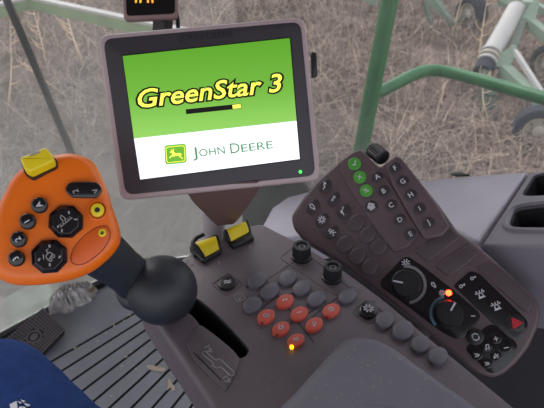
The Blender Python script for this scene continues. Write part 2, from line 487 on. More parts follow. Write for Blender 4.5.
def grass_mat():
    m = mat('dry_grass', (165, 148, 130), .9, .1, spec=.1); nt = m.node_tree; N = nt.nodes; L = nt.links; b = N['Principled BSDF']
    geo = N.new('ShaderNodeNewGeometry'); rp = N.new('ShaderNodeValToRGB'); el = rp.color_ramp.elements
    el[0].color = (*lin((70, 60, 54)), 1); el[1].color = (*lin((206, 190, 168)), 1)
    for p, c in ((.3, (124, 106, 98)), (.6, (152, 134, 121)), (.75, (112, 106, 92)), (.8, (172, 154, 136))):
        e = el.new(p); e.color = (*lin(c), 1)
    L.new(geo.outputs['Random Per Island'], rp.inputs['Fac']); L.new(rp.outputs['Color'], b.inputs['Base Color'])
    return m
M['grass'] = grass_mat()
def blade(V, Fc, x, y, h, w, lean, az, z0=GZ, seg=3):
    k = len(V); dx, dy = math.cos(az), math.sin(az); sx, sy = -dy*w/2, dx*w/2
    for i in range(seg+1):
        t = i/seg; ww = 1-.75*t
        o = lean*h*t*t; zz = h*t*(1-.35*min(1, lean)*t)
        V.append((x+dx*o-sx*ww, y+dy*o-sy*ww, z0+zz)); V.append((x+dx*o+sx*ww, y+dy*o+sy*ww, z0+zz))
        if i: Fc.append((k+2*i-2, k+2*i-1, k+2*i+1, k+2*i))
rnd = random.Random(3); V = []; Fc = []
for i in range(60000):
    y = 1.9+21*rnd.random()**1.25; x = (rnd.random()*2-1)*(.64*y+.8)
    if y - x < 3.4 and y < 2.3: continue
    cl = noise.noise((x*.9, y*.9, 3))
    if cl < -.25 and rnd.random() < .7: continue
    blade(V, Fc, x, y, rnd.uniform(.14, .5)*(1+.6*max(0, cl)), rnd.uniform(.006, .014)*(.8+.07*y), rnd.uniform(.3, 2.4), rnd.uniform(0, 2*PI))
me = bpy.data.meshes.new('dry_grass'); me.from_pydata(V, [], Fc); me.materials.append(M['grass'])
go = bpy.data.objects.new('dry_grass', me); C.objects.link(go)
tag(go, 'tangled pale dry grass covering the field outside', 'grass', kind='stuff')

# tall single weeds: each a branching dry stalk
M['stalk'] = mat('weed_stalk', (222, 196, 166), .9, .12, 20, spec=.1)
def weed(px, py, ptop, label, width=.012, nb=8, seed=1):
    gp_ = Plane((0, 0, GZ), Z, X).hit(px, py); rr = random.Random(seed)
    d = (gp_-CAM).dot(FWD)
    tip = at(ptop[0], ptop[1], d*.99)
    a = gp_; b = tip; mid = (a+b)/2+Vector((rr.uniform(-.05, .05), 0, 0))
    path = bez([a, mid, b], 6); mb = MB()
    tube(mb, path, [width*1.3*(1-.75*i/(len(path)-1)) for i in range(len(path))], 6)
    L = (b-a).length
    for i in range(nb):
        p = path[rr.randint(3, len(path)-2)]
        s = rr.choice((-1, 1)); q = p+Vector((s*rr.uniform(.08, .22)*L, rr.uniform(-.1, .1)*L, rr.uniform(.1, .28)*L))
        tube(mb, bez([p, (p+q)/2+Vector((s*.03, 0, -.02)), q], 4), [width*.75*(1-.6*k/8) for k in range(9)], 5)
    return tag(obj('dry_weed', mb, M['stalk']), label, 'weed', 'tall dry weeds in the field')
weed(84, 66, (64, 4), 'tall pale branching weed right of the wiper, nearest the monitor', .016, 10, 4)
weed(46, 62, (33, 10), 'forked dry weed just right of the wiper arm', .013, 9, 5)
weed(66, 96, (24, 62), 'low leaning dry weed below the taller pair by the wiper', .011, 8, 8)
weed(8, 116, (10, 20), 'thin dry stalk left of the wiper', .009, 5, 6)
weed(452, 34, (466, -16), 'pale dry stalk in front of the rearmost tyre', .012, 4, 9)
weed(478, 62, (487, 0), 'dry stalk between the rearmost tyre and the white tube', .010, 5, 12)
weed(488, 122, (484, 72), 'dry stalk just below the white tube end behind the rail', .010, 6, 14)

# ------------------------------------------------------------------ implement parked in the field
imp = thing('farm_implement', 'pale green and white wheeled farm implement parked in the field', 'implement', Vector((at(505, 60, 7.2).x, at(505, 60, 7.2).y, GZ)))
def cyl_between(mb, a, b, r, n=16): return tube(mb, [a, b], r, n)
D = 7.0
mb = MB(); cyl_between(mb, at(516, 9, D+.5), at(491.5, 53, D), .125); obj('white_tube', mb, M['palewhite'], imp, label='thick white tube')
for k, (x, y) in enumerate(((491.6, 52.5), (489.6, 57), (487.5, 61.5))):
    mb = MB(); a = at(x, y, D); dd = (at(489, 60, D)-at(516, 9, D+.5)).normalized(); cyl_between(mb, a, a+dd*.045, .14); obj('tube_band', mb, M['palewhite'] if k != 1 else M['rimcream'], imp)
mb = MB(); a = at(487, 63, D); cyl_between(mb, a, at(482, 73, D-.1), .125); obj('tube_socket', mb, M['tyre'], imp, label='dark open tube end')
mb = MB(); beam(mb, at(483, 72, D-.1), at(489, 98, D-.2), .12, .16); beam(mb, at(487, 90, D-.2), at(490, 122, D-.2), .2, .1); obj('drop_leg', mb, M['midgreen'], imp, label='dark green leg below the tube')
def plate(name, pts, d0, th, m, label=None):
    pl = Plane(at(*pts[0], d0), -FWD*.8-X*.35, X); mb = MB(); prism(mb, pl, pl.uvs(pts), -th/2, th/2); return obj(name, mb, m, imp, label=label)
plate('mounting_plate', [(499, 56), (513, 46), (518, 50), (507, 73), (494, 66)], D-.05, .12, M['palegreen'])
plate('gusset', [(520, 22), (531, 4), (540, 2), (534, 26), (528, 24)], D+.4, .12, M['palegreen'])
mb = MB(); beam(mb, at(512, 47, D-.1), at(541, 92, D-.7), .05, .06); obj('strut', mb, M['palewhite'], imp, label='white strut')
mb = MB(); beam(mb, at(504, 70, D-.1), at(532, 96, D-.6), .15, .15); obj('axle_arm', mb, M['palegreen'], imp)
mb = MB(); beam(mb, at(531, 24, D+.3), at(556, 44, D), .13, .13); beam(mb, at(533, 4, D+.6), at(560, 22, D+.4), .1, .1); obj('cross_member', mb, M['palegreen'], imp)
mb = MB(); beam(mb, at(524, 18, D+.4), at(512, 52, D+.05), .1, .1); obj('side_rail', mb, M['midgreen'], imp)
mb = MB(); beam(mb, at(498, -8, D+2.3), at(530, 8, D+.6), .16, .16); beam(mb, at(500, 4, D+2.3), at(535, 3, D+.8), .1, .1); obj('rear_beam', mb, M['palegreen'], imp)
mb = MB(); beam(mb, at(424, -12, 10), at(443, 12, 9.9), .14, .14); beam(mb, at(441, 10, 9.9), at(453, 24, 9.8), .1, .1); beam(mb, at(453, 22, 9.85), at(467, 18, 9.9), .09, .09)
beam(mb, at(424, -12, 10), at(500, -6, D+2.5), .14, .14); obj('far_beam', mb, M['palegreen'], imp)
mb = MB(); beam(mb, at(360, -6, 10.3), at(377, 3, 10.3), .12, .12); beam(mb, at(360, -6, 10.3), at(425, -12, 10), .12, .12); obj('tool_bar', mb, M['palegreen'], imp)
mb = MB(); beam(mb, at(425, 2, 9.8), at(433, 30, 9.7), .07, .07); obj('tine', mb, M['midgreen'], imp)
def wheel(px, py, d, r, ax, w, nm='wheel'):
    c = at(px, py, d); c.z = GZ+r
    ax = Vector(ax).normalized()
    mb = MB(); prof = [(r*.62, -w*.5), (r*.8, -w*.55), (r*.95, -w*.45), (r, -w*.25, 1), (r*1.01, 0, 1), (r, w*.25, 1), (r*.95, w*.45), (r*.8, w*.55), (r*.62, w*.5), (r*.6, w*.3), (r*.6, -w*.3)]
    lathe(mb, c, ax, prof, 40, .035)
    t = obj('tyre', mb, M['tyre'], imp)
    mb = MB(); lathe(mb, c, ax, [(r*.1, -w*.3), (r*.61, -w*.42), (r*.64, -w*.3), (r*.64, w*.3), (r*.62, w*.46), (r*.55, w*.42), (r*.5, w*.2), (r*.26, w*.16), (r*.24, w*.42), (r*.1, w*.46)], 32)
    rm = obj('wheel_rim', mb, M['rimcream'], t)
    for k in range(5):
        a = X if abs(ax.x) < .8 else Y; a = (a-ax*a.dot(ax)).normalized(); b = ax.cross(a); q = 2*PI*k/5
        mb = MB(); lathe(mb, c+ax*w*.18+(a*math.cos(q)+b*math.sin(q))*r*.38, ax, [(r*.04, 0), (r*.04, w*.1)], 6); obj('wheel_nut', mb, M['midgreen'], rm)
    return c
c1 = wheel(540, 122, 5.95, .275, (-.35, -1, .0), .2)
c2 = wheel(471, 15, 9.8, .32, (-1, -.55, 0), .24)
c3 = wheel(552, 55, 7.6, .29, (-1, -.4, 0), .2)
for pts in ([c1, at(534, 97, D-.6), at(531, 94, D-.6)], [c3, at(548, 40, D)], [c2, at(458, 20, 9.8)]): obj('axle', tube(MB(), pts, .045, 8), M['midgreen'], imp)

# pale green angled boom, upper left
boom = thing('implement_boom', 'pale green angled boom with white top edge, upper left behind the wiper', 'boom', Vector((at(30, 2, 7).x, at(30, 2, 7).y, GZ)))
bp = [at(-40, 22, 6.6), at(30, 3, 7.4), at(160, 32, 6.4), at(230, 46, 6.0)]
mb = MB()
for a, b in zip(bp[:-1], bp[1:]): beam(mb, a, b, .1, .14)
obj('boom_beam', mb, mat('boom_green', (120, 142, 100), .6, .12, 4), boom)
mb = MB()
for a, b in zip(bp[:-1], bp[1:]): beam(mb, a+Z*.085, b+Z*.085, .11, .035)
obj('white_edge', mb, M['palewhite'], boom, label='white top edge')
for p in (bp[0], bp[-1]): obj('boom_leg', tube(MB(), [p, (p.x, p.y, GZ)], .04, 8), M['midgreen'], boom)

# feeder house below the front glass
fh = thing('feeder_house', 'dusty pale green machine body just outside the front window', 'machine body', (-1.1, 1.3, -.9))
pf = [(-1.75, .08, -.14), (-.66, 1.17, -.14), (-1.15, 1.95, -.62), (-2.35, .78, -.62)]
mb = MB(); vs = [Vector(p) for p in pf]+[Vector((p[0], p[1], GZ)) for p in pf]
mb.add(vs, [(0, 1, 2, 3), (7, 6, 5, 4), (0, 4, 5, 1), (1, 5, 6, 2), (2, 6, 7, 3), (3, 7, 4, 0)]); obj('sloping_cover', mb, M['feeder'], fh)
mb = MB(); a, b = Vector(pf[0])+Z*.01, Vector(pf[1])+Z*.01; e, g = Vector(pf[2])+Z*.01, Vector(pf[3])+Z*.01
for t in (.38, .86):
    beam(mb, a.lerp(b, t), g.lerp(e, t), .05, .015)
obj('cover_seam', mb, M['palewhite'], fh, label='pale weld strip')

# handrail
hr = thing('handrail', 'green tubular handrail outside the side window', 'handrail', (at(362, 145, 1.62).x, at(362, 145, 1.62).y, -.06))
pb, pt = at(362, 145, 1.62), at(390, -1, 1.42); dr = (pb-pt).normalized()
base = pb+dr*((pb.z+.06)/-dr.z)
mb = MB(); tube(mb, [base, pb, pt, pt-dr*.25], .0245, 16); obj('upright', mb, M['rail'], hr)
mb = MB(); tube(mb, bez([at(369, 97, 1.55), at(392, 86, 1.57), at(416, 74, 1.6), at(432, 70.5, 1.62), at(452, 73, 1.6), at(500, 86, 1.5), at(546, 99, 1.4), at(600, 116, 1.3)], 8), .0185, 14); obj('crossbar', mb, M['rail'], hr)
mb = MB(); box(mb, (base.x, base.y, -.03), X, Y, Z, .05, .05, .03); obj('foot_plate', mb, M['rail'], hr)
mb = MB(); pts = [(-.25, 1.58), (.25, 1.6), (1.5, -.1), (1.47, -.13), (-.245, 1.565)]
prism(mb, HZ, pts, -.12, -.061); prism(mb, HZ, [(.0, 1.32), (.42, 1.32), (.42, 1.75), (0, 1.75)], -.12, -.06); struct('trim_3', mb, M['midgreen'], 'green ledge outside the side window', 'ledge')

# wiper on the front glass
wp = thing('windscreen_wiper', 'thin black wiper arm slanting across the front window', 'wiper', at(72, 150, 1.45))
GF = Plane((FRONT0.x-.004, FRONT0.y+.004, 0), Vector((1, -1, 0)), Vector((1, 1, 0)))
wa = [GF.hit(x, y, -.012) for x, y in ((2, -14), (38, 70), (72, 150), (92, 196))]
mb = MB(); tube(mb, bez(wa, 6), [.0068]*6+[.006]*6+[.005]*7, 8); obj('wiper_arm', mb, M['wiper'], wp)
wb = [GF.hit(x, y, -.004) for x, y in ((-2, -14), (34, 70), (68, 150), (70, 156))]
mb = MB(); tube(mb, wb, .004, 6); obj('wiper_blade', mb, M['seal'], wp)
mb = MB(); lathe(mb, GF.hit(93, 198, -.03), Vector((1, -1, 0)), [(.02, 0), (.022, .01), (.02, .024)], 16); obj('pivot', mb, M['wiper'], wp)

# ------------------------------------------------------------------ side sill with storage tray
e1, e2 = at(430, 180, 1.113), at(525, 172, .955)
E = (e2-e1).normalized()
SN = R_.cross(E); SN = SN if SN.z > 0 else -SN
SP = Plane(e2, SN, E)
sill_px = [(262, 226), (272, 208), (288, 197), (320, 189), (380, 184), (430, 180), (480, 175), (527, 171.6), (479, 240.5), (470, 238), (440, 222), (410, 212), (330, 230), (268, 240)]
mb = MB(); prism(mb, SP, SP.uvs(sill_px), -.06, 0, .006); struct('trim_4', mb, M['sill'], 'pale grey sloping sill below the side window', 'sill')
tray = thing('storage_tray', 'grey moulded tray with two pockets right of the pale sill', 'tray', SP.hit(540, 220))
tp = [(529.5, 171.4), (640, 166), (700, 240), (560, 246), (481, 244)]
mb = MB(); prism(mb, SP, SP.uvs(tp), -.13, 0, .006); body = obj('tray_body', mb, M['tray'], tray)
pk1 = fillet(ccw(SP.uvs([(520, 196.5), (535, 173.5), (600, 170), (620, 188), (560, 194.5)])), .02)
pk2 = fillet(ccw(SP.uvs([(507, 229), (515, 208), (545, 204.5), (620, 199), (640, 226), (580, 230)])), .025)
for pk in (pk1, pk2):
    mb = MB(); prism(mb, SP, pk, -.09, .05); cut(body, mb)
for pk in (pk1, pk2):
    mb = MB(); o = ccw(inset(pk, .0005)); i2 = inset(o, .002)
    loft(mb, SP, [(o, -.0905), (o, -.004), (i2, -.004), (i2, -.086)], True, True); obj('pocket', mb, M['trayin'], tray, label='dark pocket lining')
mb = MB(); o = ccw(pk2); oo = inset(o, -.011); om = inset(o, -.004)
loft(mb, SP, [(oo, -.001), (inset(oo, .002), .004), (om, .005), (inset(o, .0005), .001)], False, False); obj('pocket_rim', mb, M['tray'], tray)
# lower wall below the sill, shade under the keypad put into its dark colour
mb = MB()
pA = SP.hit(300, 195); pB = SP.hit(640, 166)
off = -R_*.03
a = Vector((pA.x, pA.y, 0))+off; b = a+(-F_)*1.6
zA, zB = pA.z-.09, pA.z-.09+1.6*E.z/math.hypot(E.x, E.y)
wallbox(mb, (a.x, a.y), (b.x, b.y), .013, zA, -.02, .013, min(zB, .8)); struct('wall_right', mb, M['wall'], 'lower wall under the side sill, shade painted dark', 'wall')
# scrap of leaf on the sill edge
mb = MB(); pl = Plane(SP.hit(456, 176.2), SN, E); prism(mb, pl, spline([pl.uv(x, y) for x, y in ((451, 174.5), (455, 173), (460, 174.5), (470, 176.2), (459, 177), (454, 176.3))], 3), .0005, .004)
tag(obj('leaf_scrap', mb, M['leafdark']), 'tiny dark green leaf scrap on the sill edge', 'leaf')

# ------------------------------------------------------------------ armrest console
PC = Plane((CAM + ray(270, 300)*((.74-1.2)/ray(270, 300).z)), Z, R_)      # u right, v forward
con = thing('armrest_console', 'brown grey control console with red and grey buttons', 'console', (PC.o.x, PC.o.y, 0))
cpx = [(214, 438), (181, 386), (163, 359), (150, 339), (142, 324), (142, 308), (154, 284), (172, 264), (190, 251), (215, 239), (243, 226.5), (256, 222.5), (265, 223), (276, 229), (300, 241), (345, 268.5), (385, 298), (425, 331.5), (465, 364), (514, 404), (560, 444), (560, 640), (300, 640)]
outl = fillet(ccw(PC.uvs(cpx[:6], -.06)+PC.uvs(cpx[6:])), .012, 3)
mb = MB(); prism(mb, PC, outl, -.06, 0, .009, 5); cbody = obj('console_body', mb, [M['console'], M['void']], con)
slot = [(196, 320), (187, 311), (185, 303), (190, 297), (200, 300), (222, 319), (246, 345), (248.5, 352), (243, 357.5), (234, 356), (212, 341)]
slot_uv = spline(ccw(PC.uvs(slot)), 3)
mb = MB(); prism(mb, PC, slot_uv, -.045, .03); cut(cbody, mb)
mb = MB(); o = inset(slot_uv, .0004); loft(mb, PC, [(o, -.046), (o, -.0035), (inset(o, .001), -.0035), (inset(o, .001), -.043)]); obj('slot_shade', mb, M['void'], con, label='shift slot shade painted black')  # same plastic inside the slot; black paints the shade of its depth
mb = MB(); prism(mb, PC, scale(outl, .55), -.7265, -.06); obj('pedestal', mb, M['wall'], con)
def gear_plate():
    pp = PC.uvs([(196, 329), (203, 327), (229, 347), (238, 357), (239, 364), (228, 388), (222, 388), (196, 362), (188, 347), (188, 341)])
    mb = MB(); prism(mb, PC, spline(ccw(pp), 3), -.002, .0016, .001, 2); p = obj('shift_plate', mb, M['console'], con)
    mb = MB(); h = .0018
    def seg(pts, w=.0006):
        q = PC.uvs(pts)
        for a, b in zip(q[:-1], q[1:]):
            d = (Vector(b)-Vector(a)); L = d.length; d /= L; nn_ = Vector((-d.y, d.x))*w; d = d*w
            a, b = Vector(a)-d, Vector(b)+d
            prism(mb, PC, [tuple(a+nn_), tuple(a-nn_), tuple(b-nn_), tuple(b+nn_)], h-.0003, h+.0001)
    seg([(203, 353), (205, 352), (216, 361.5), (219, 359.5), (222, 361.5), (234, 373), (234, 376.5), (231, 377), (220.5, 367.5), (217, 369.5), (212.5, 366), (214, 364), (203, 355.5), (203, 353)])
    for c in ((209, 350), (227.5, 380)):
        seg([(c[0]-4, c[1]-1), (c[0]-1, c[1]-3), (c[0]+3, c[1]+1)]); seg([(c[0]-2, c[1]+2), (c[0]+3, c[1]+3)]); seg([(c[0], c[1]-4), (c[0]+1, c[1]+2)])
    obj('shift_diagram', mb, M['grey_legend'], p, label='pale shift pattern lines')
    mb = MB()
    seg([(194, 354), (221, 381)], .0005); obj('plate_groove', mb, M['void'], p)
gear_plate()
# seams between button rows
mb = MB()
def seam(a, b, w=.0005):
    q = [Vector(PC.uv(*a)), Vector(PC.uv(*b))]; d = (q[1]-q[0]).normalized(); n_ = Vector((-d.y, d.x))*w
    prism(mb, PC, [tuple(q[0]+n_), tuple(q[0]-n_), tuple(q[1]-n_), tuple(q[1]+n_)], -.001, .0003)
for a, b in (((262, 274), (314, 343)), ((262, 274), (246, 288)), ((278, 296), (261, 309)), ((296, 319), (279, 334)), ((309, 289), (278, 297)), ((326, 301), (298, 321)), ((268, 279), (300, 258)), ((352, 286), (312, 317)), ((375, 301), (357, 317))): seam(a, b)
obj('panel_seam', mb, M['black'], con)

def px_ell(pl, px, py, a, b, rotdeg, n=28):
    """ellipse seen at a pixel, laid on the plane"""
    r = math.radians(rotdeg); c, s = math.cos(r), math.sin(r)
    return [pl.uv(px+a*math.cos(t)*c+b*math.sin(t)*s, py-a*math.cos(t)*s+b*math.sin(t)*c) for t in (2*PI*i/n for i in range(n))]
GLY = {
 'rabbit': [[(-.7, -.5), (.5, -.3), (.8, .2), (.3, .3), (-.3, .6)], [(.3, .3), (-.1, .9)], [(-.7, -.5), (-.5, .2), (.3, .3)]],
 'gear': [circ(0, 0, .45, 8)]+[[(.5*math.cos(a), .5*math.sin(a)), (.9*math.cos(a), .9*math.sin(a))] for a in (0, .79, 1.57, 2.36, 3.14, 3.93, 4.71, 5.5)],
 'house': [[(-.8, 0), (0, .8), (.8, 0), (.5, 0), (.5, -.7), (-.5, -.7), (-.5, 0), (-.8, 0)], [(-.3, -.3), (.3, -.3)], [(-.4, 0), (.4, 0)]],
 'lamp': [circ(.1, .1, .5, 10), [(-.8, -.7), (-.2, -.3)], [(-.5, -.9), (.1, -.5)]],
 'leaf': [[(-.2, -.9), (.3, -.3), (.5, .5), (0, .8), (-.4, .2), (-.2, -.9)]],
 'worker': [circ(0, .5, .3, 8), [(0, .2), (0, -.3), (-.5, -.8)], [(0, -.3), (.5, -.8)], [(-.6, .1), (.6, -.1)]],
 'sun': [circ(0, 0, .35, 10)]+[[(.55*math.cos(a), .55*math.sin(a)), (1*math.cos(a), 1*math.sin(a))] for a in (0, .79, 1.57, 2.36, 3.14, 3.93, 4.71, 5.5)],
 'beacon': [[(-.5, -.5), (-.3, .3), (.3, .3), (.5, -.5), (-.5, -.5)], [(-.7, -.7), (.7, -.7)], [(-.7, .3), (-1, .5)], [(.7, .3), (1, .5)], [(0, .5), (0, .9)], [(-.5, .5), (-.7, .9)], [(.5, .5), (.7, .9)]],
 'note': [circ(-.4, -.6, .25, 6), circ(.5, -.5, .25, 6), [(-.15, -.6), (-.15, .6), (.75, .75), (.75, -.5)]],
 'check': [[(-.6, 0), (-.1, -.5), (.7, .6)]],
 'machine': [[(-.8, -.3), (.8, -.3), (.8, .2), (.2, .2), (.1, .6), (-.4, .6), (-.5, .2), (-.8, .2), (-.8, -.3)], circ(-.4, -.5, .25, 6), circ(.45, -.5, .25, 6)],
 'wave': [[(-.8, .3), (-.3, .6), (.2, .1), (.8, .4)], [(-.8, -.3), (-.3, 0), (.2, -.5), (.8, -.2)]],
 'bars': [[(-.8, -.6), (.8, .6)], [(-.8, -.1), (-.3, .3)], [(.2, -.6), (.8, -.1)], [(-.2, .8), (.1, .6)]],
 'swap': [[(-.7, -.1), (-.7, .5), (0, .8), (.6, .5)], [(.7, .1), (.7, -.5), (0, -.8), (-.6, -.5)]],
 'key': [circ(-.3, .1, .4, 8), [(.1, .1), (.9, .3)], [(.7, .25), (.75, -.1)]],
 'tri': [[(-.7, -.5), (.7, -.5), (0, .7), (-.7, -.5)], [(-.3, -.25), (.3, -.25), (0, .25), (-.3, -.25)]],
 'plus': [[(-.7, 0), (.7, 0)], [(0, -.7), (0, .7)]], 'minus': [[(-.7, 0), (.7, 0)]],
 'ff': [[(-.7, .5), (0, 0), (-.7, -.5)], [(0, .5), (.7, 0), (0, -.5)]],
 'curve': [[(-.7, -.6), (-.2, .4), (.7, .7)], [(-.7, .1), (-.4, .6)]],
 'dots': [circ(-.4, 0, .2, 6), circ(.4, .1, .25, 6), [(-.2, 0), (.2, .1)]],
 'flow': [[(-.8, -.2), (-.1, -.2), (.1, .4), (.8, .4)], [(.5, .7), (.8, .4), (.5, .1)]],
 'fork': [[(0, -.8), (0, .8)], [(-.5, .7), (-.4, .1), (.4, .1), (.5, .7)]],
}
def button(name, pl, px, py, a, b, rot, h0, h1, crown, m, parent, label=None, glyph=None, gm=None, gs=4, grot=0, gw=.13, edge=.86, ring=None):
    o = px_ell(pl, px, py, a, b, rot); mb = MB(); dome(mb, pl, o, h0, h1, crown, edge); k = obj(name, mb, m, parent, label=label)
    if ring:
        r0 = ccw(px_ell(pl, px, py, a+1.4, b+1.4, rot)); r1 = ccw(px_ell(pl, px, py, a+.1, b+.1, rot)); mb = MB()
        loft(mb, pl, [(r0, h0-.001), (r0, h0+.0004), (r1, h0+.0004), (r1, h0-.001)], False, False); obj('key_surround', mb, ring, k)
    if glyph:
        cu = sum(q[0] for q in o)/len(o); cv = sum(q[1] for q in o)/len(o); mb = MB(); sc = pl.scale_at(px, py)*gs
        h = h1+crown*.93
        if glyph in GLY: strokes(mb, pl, cu, cv, h, sc, grot, GLY[glyph], gw)
        else: text(mb, pl, glyph, cu, cv, h, sc*2, grot, .01)
        obj('key_legend', mb, gm or M['white'], k, label='printed symbol' if glyph in GLY else 'printed character %s' % glyph)
    return k
# blank grey ovals
for x, y in ((256.9, 282), (269.4, 293), (252.5, 306.5), (287.5, 279.6), (301.6, 289.6), (316, 300.5), (347.3, 297.5)):
    button('blank_button', PC, x, y, 9.8, 7.0, 27, -.001, .0042, .0016, M['greybtn'], con)
for x, y, r in ((384.3, 322.5), (402.5, 332.8), (420, 346.3), (437.2, 358.5)) and ((384.3, 322.5, 9.2), (402.5, 332.8, 10.8), (420, 346.3, 9.6), (437.2, 358.5, 9.8)):
    button('round_button', PC, x, y, r, r*.87, 20, -.001, .0055, .0015, M['greybtn'], con)
for x, y, g, led in ((284.7, 303, '2', 0), (299, 315.5, '1', 0), (266, 318.3, 'machine', 1), (280.8, 330.5, 'gear', 1), (314, 326.5, 'lamp', 0), (330.8, 312.3, 'gear', 1), (295.7, 342.5, 'wave', 2)):
    k = button('red_button', PC, x, y, 9.2, 6.3, 24, -.001, .0044, .0012, M['red'], con, 'red oval button', g, M['white'], 3.6, 62 if g in '12' else -20, .1, ring=M['black'])
    if led:
        lx, ly = x-4, y+4.2; cu, cv = PC.uv(lx, ly, .005); mb = MB(); prism(mb, PC, ell(cu, cv, .0021 if led == 2 else .0016, .0021 if led == 2 else .0016, 0, 12), .003, .0055)
        obj('indicator_light', mb, M['led_yellow'] if led == 2 else M['darkred'], k, label='lit yellow indicator' if led == 2 else 'unlit dark indicator')
# dark icon buttons, printed lamp icon
button('icon_button', PC, 227.6, 284.2, 9.6, 6.4, 14, -.001, .0035, .0006, M['black'], con, 'dark button with fan symbol', 'wave', M['white'], 4.2, -25, .13)
button('icon_button', PC, 368, 311.8, 9, 8, 15, -.001, .005, .0008, M['blackgloss'], con, 'black button with pinwheel symbol', 'gear', M['white'], 5.2, 20, .15)
for x, y, w in ((227.6, 284.2, .030), (368, 311.8, .028)):
    cu, cv = PC.uv(x, y); mb = MB(); o = fillet(ccw([(cu-w/2, cv-w/2), (cu+w/2, cv-w/2), (cu+w/2, cv+w/2), (cu-w/2, cv+w/2)]), .004)
    loft(mb, PC, [(o, -.001), (o, .0008), (inset(o, .0012), .0008), (inset(o, .0012), -.001)], False, False); obj('button_surround', mb, M['console'], con)
mb = MB(); cu, cv = PC.uv(239.6, 297.5); strokes(mb, PC, cu, cv, .0003, .0045, -20, GLY['lamp']+[[(-1.2, -1.2), (1.2, -1.2), (1.2, 1.2), (-1.2, 1.2), (-1.2, -1.2)]], .08); obj('lamp_symbol', mb, M['grey_legend'], con, label='printed lamp symbol')
# two black rotary knobs
for (x0, y0, x1, y1) in ((301.3, 257, 301.3, 248.5), (332, 278, 332, 268.8)):
    o = PC.hit(x0, y0); t = PC.scale_at(x0, y0); hgt = .0205; r = 9.3*t; mb = MB()
    lathe(mb, o, Z, [(r*1.12, -.001), (r*1.12, .003), (r, .004, 1), (r*.98, hgt*.85, 1), (r*.9, hgt), (r*.62, hgt), (r*.58, hgt-.0025), (r*.2, hgt-.003)], 48, .06)
    k = obj('rotary_knob', mb, M['black'], con, 25, label='black ribbed knob')
    mb = MB(); pl = Plane(o+Z*(hgt-.0026), Z, R_); strokes(mb, pl, 0, 0, .0001, r*.42, 35, GLY['swap'], .12); obj('knob_legend', mb, M['greyarc'], k)
mb = MB()
pp = fillet(ccw(PC.uvs([(279, 258), (296, 245), (352, 289), (336, 296)])), .006)
loft(mb, PC, [(pp, -.001), (pp, .0006), (inset(pp, .0008), .0006), (inset(pp, .0008), -.001)], False, False); obj('knob_surround', mb, M['console'], con)
# yellow rocker switches in black housings
def rocker(base, ycap):
    q = PC.uvs(base); mb = MB(); prism(mb, PC, fillet(ccw(q), .004, 3), -.002, .007, .002, 3)
    h = obj('rocker_housing', mb, M['black'], con)
    # cheeks either side of the tilted yellow paddle; corners: far-left, far-right (high) and near-right, near-left (low)
    HF, HN = .019, .009
    fa, fb = [PC.hit(x, y, HF) for x, y in ycap[:2]]; nc, nd = [PC.hit(x, y, HN) for x, y in ycap[2:]]
    g = Vector((0, 0, PC.o.z+.003))
    def low(p): return Vector((p.x, p.y, PC.o.z+.003))
    for p, q_, sgn in ((fa, nd, -1), (fb, nc, 1)):
        o = (fb-fa).normalized()*(.0032*sgn); mb = MB(); e = o*.08
        vs = [low(q_)+e, low(p)+e, p+e+Z*.001, p.lerp(q_, .5)+e+Z*.004, q_+e+Z*.001]; vs += [x+o for x in vs]
        mb.add(vs, [(0, 1, 2, 3, 4), (9, 8, 7, 6, 5)]+[(k, 5+k, 5+(k+1) % 5, (k+1) % 5) for k in range(5)]); obj('housing_cheek', mb, M['black'], h)
    mb = MB(); n_ = 9; vs = []
    for p, q_ in ((fa, nd), (fb, nc)):
        for k in range(n_): t = k/(n_-1); x = p.lerp(q_, t); vs.append(x+Z*(.0035*math.sin(PI*t)))
        vs += [low(q_), low(p)]
    k = n_+2; fs = [tuple(range(k)), tuple(range(2*k-1, k-1, -1))]+[(i, k+i, k+(i+1) % k, (i+1) % k) for i in range(k)]
    mb.add(vs, fs); obj('rocker_paddle', mb, M['yellow'], h, 30, label='yellow paddle')
rocker([(189, 250), (216, 237), (222, 254), (203, 265)], [(194.5, 242.5), (215.5, 236), (219, 248.5), (205, 256)])
rocker([(222, 236), (246, 224), (254.5, 241), (233, 250)], [(226, 229.5), (245, 221.5), (249, 231), (231, 240.5)])
mb = MB(); tube(mb, bez([PC.hit(196, 256, .002), PC.hit(193, 247, .006), PC.hit(195, 239, .010), PC.hit(204, 234, .012)], 5), .0035, 8); obj('guard_loop', mb, M['black'], con, label='black wire guard')
mb = MB()
for x, y in ((187, 262), (192, 265), (184, 268)):
    cu, cv = PC.uv(x, y); strokes(mb, PC, cu, cv, .0003, .0025, 20, [circ(0, 0, .6, 6), [(-.8, 0), (.9, .4)]], .1)
for x, y in ((219, 263), (250, 247)):
    cu, cv = PC.uv(x, y); strokes(mb, PC, cu, cv, .0003, .004, 45, [[(-.8, 0), (.6, 0)], [(.2, .4), (.8, 0), (.2, -.4)]], .1)
obj('printed_symbol', mb, M['grey_legend'], con)

# armrest cushion
PA = Plane(PC.o+Z*.048, Z, R_)
apx = [(268, 413), (295, 385), (318, 360), (336, 340.5), (346, 333.5), (360, 331), (378, 334), (398, 344), (421, 360.5), (452, 382), (482, 403), (520, 432), (520, 640), (200, 640), (200, 490)]
ao = spline(ccw(PA.uvs(apx)), 4)
ar = thing('armrest', 'blue grey padded armrest lying on the console', 'armrest', PC.hit(370, 380))
mb = MB(); rr = [(inset(ao, .002), -.0475), (ao, -.040)]
for k in range(7):
    a = PI/2*k/6; rr.append((inset(ao, .016*(1-math.cos(a))), -.016+.016*math.sin(a)))
loft(mb, PA, rr); obj('pad', mb, M['cushion'], ar, 60)
mb = MB(); o = inset(ao, -.0012); loft(mb, PA, [(o, -.0475), (o, -.043), (inset(o, .004), -.043)], True, False); obj('base_shell', mb, M['console'], ar)

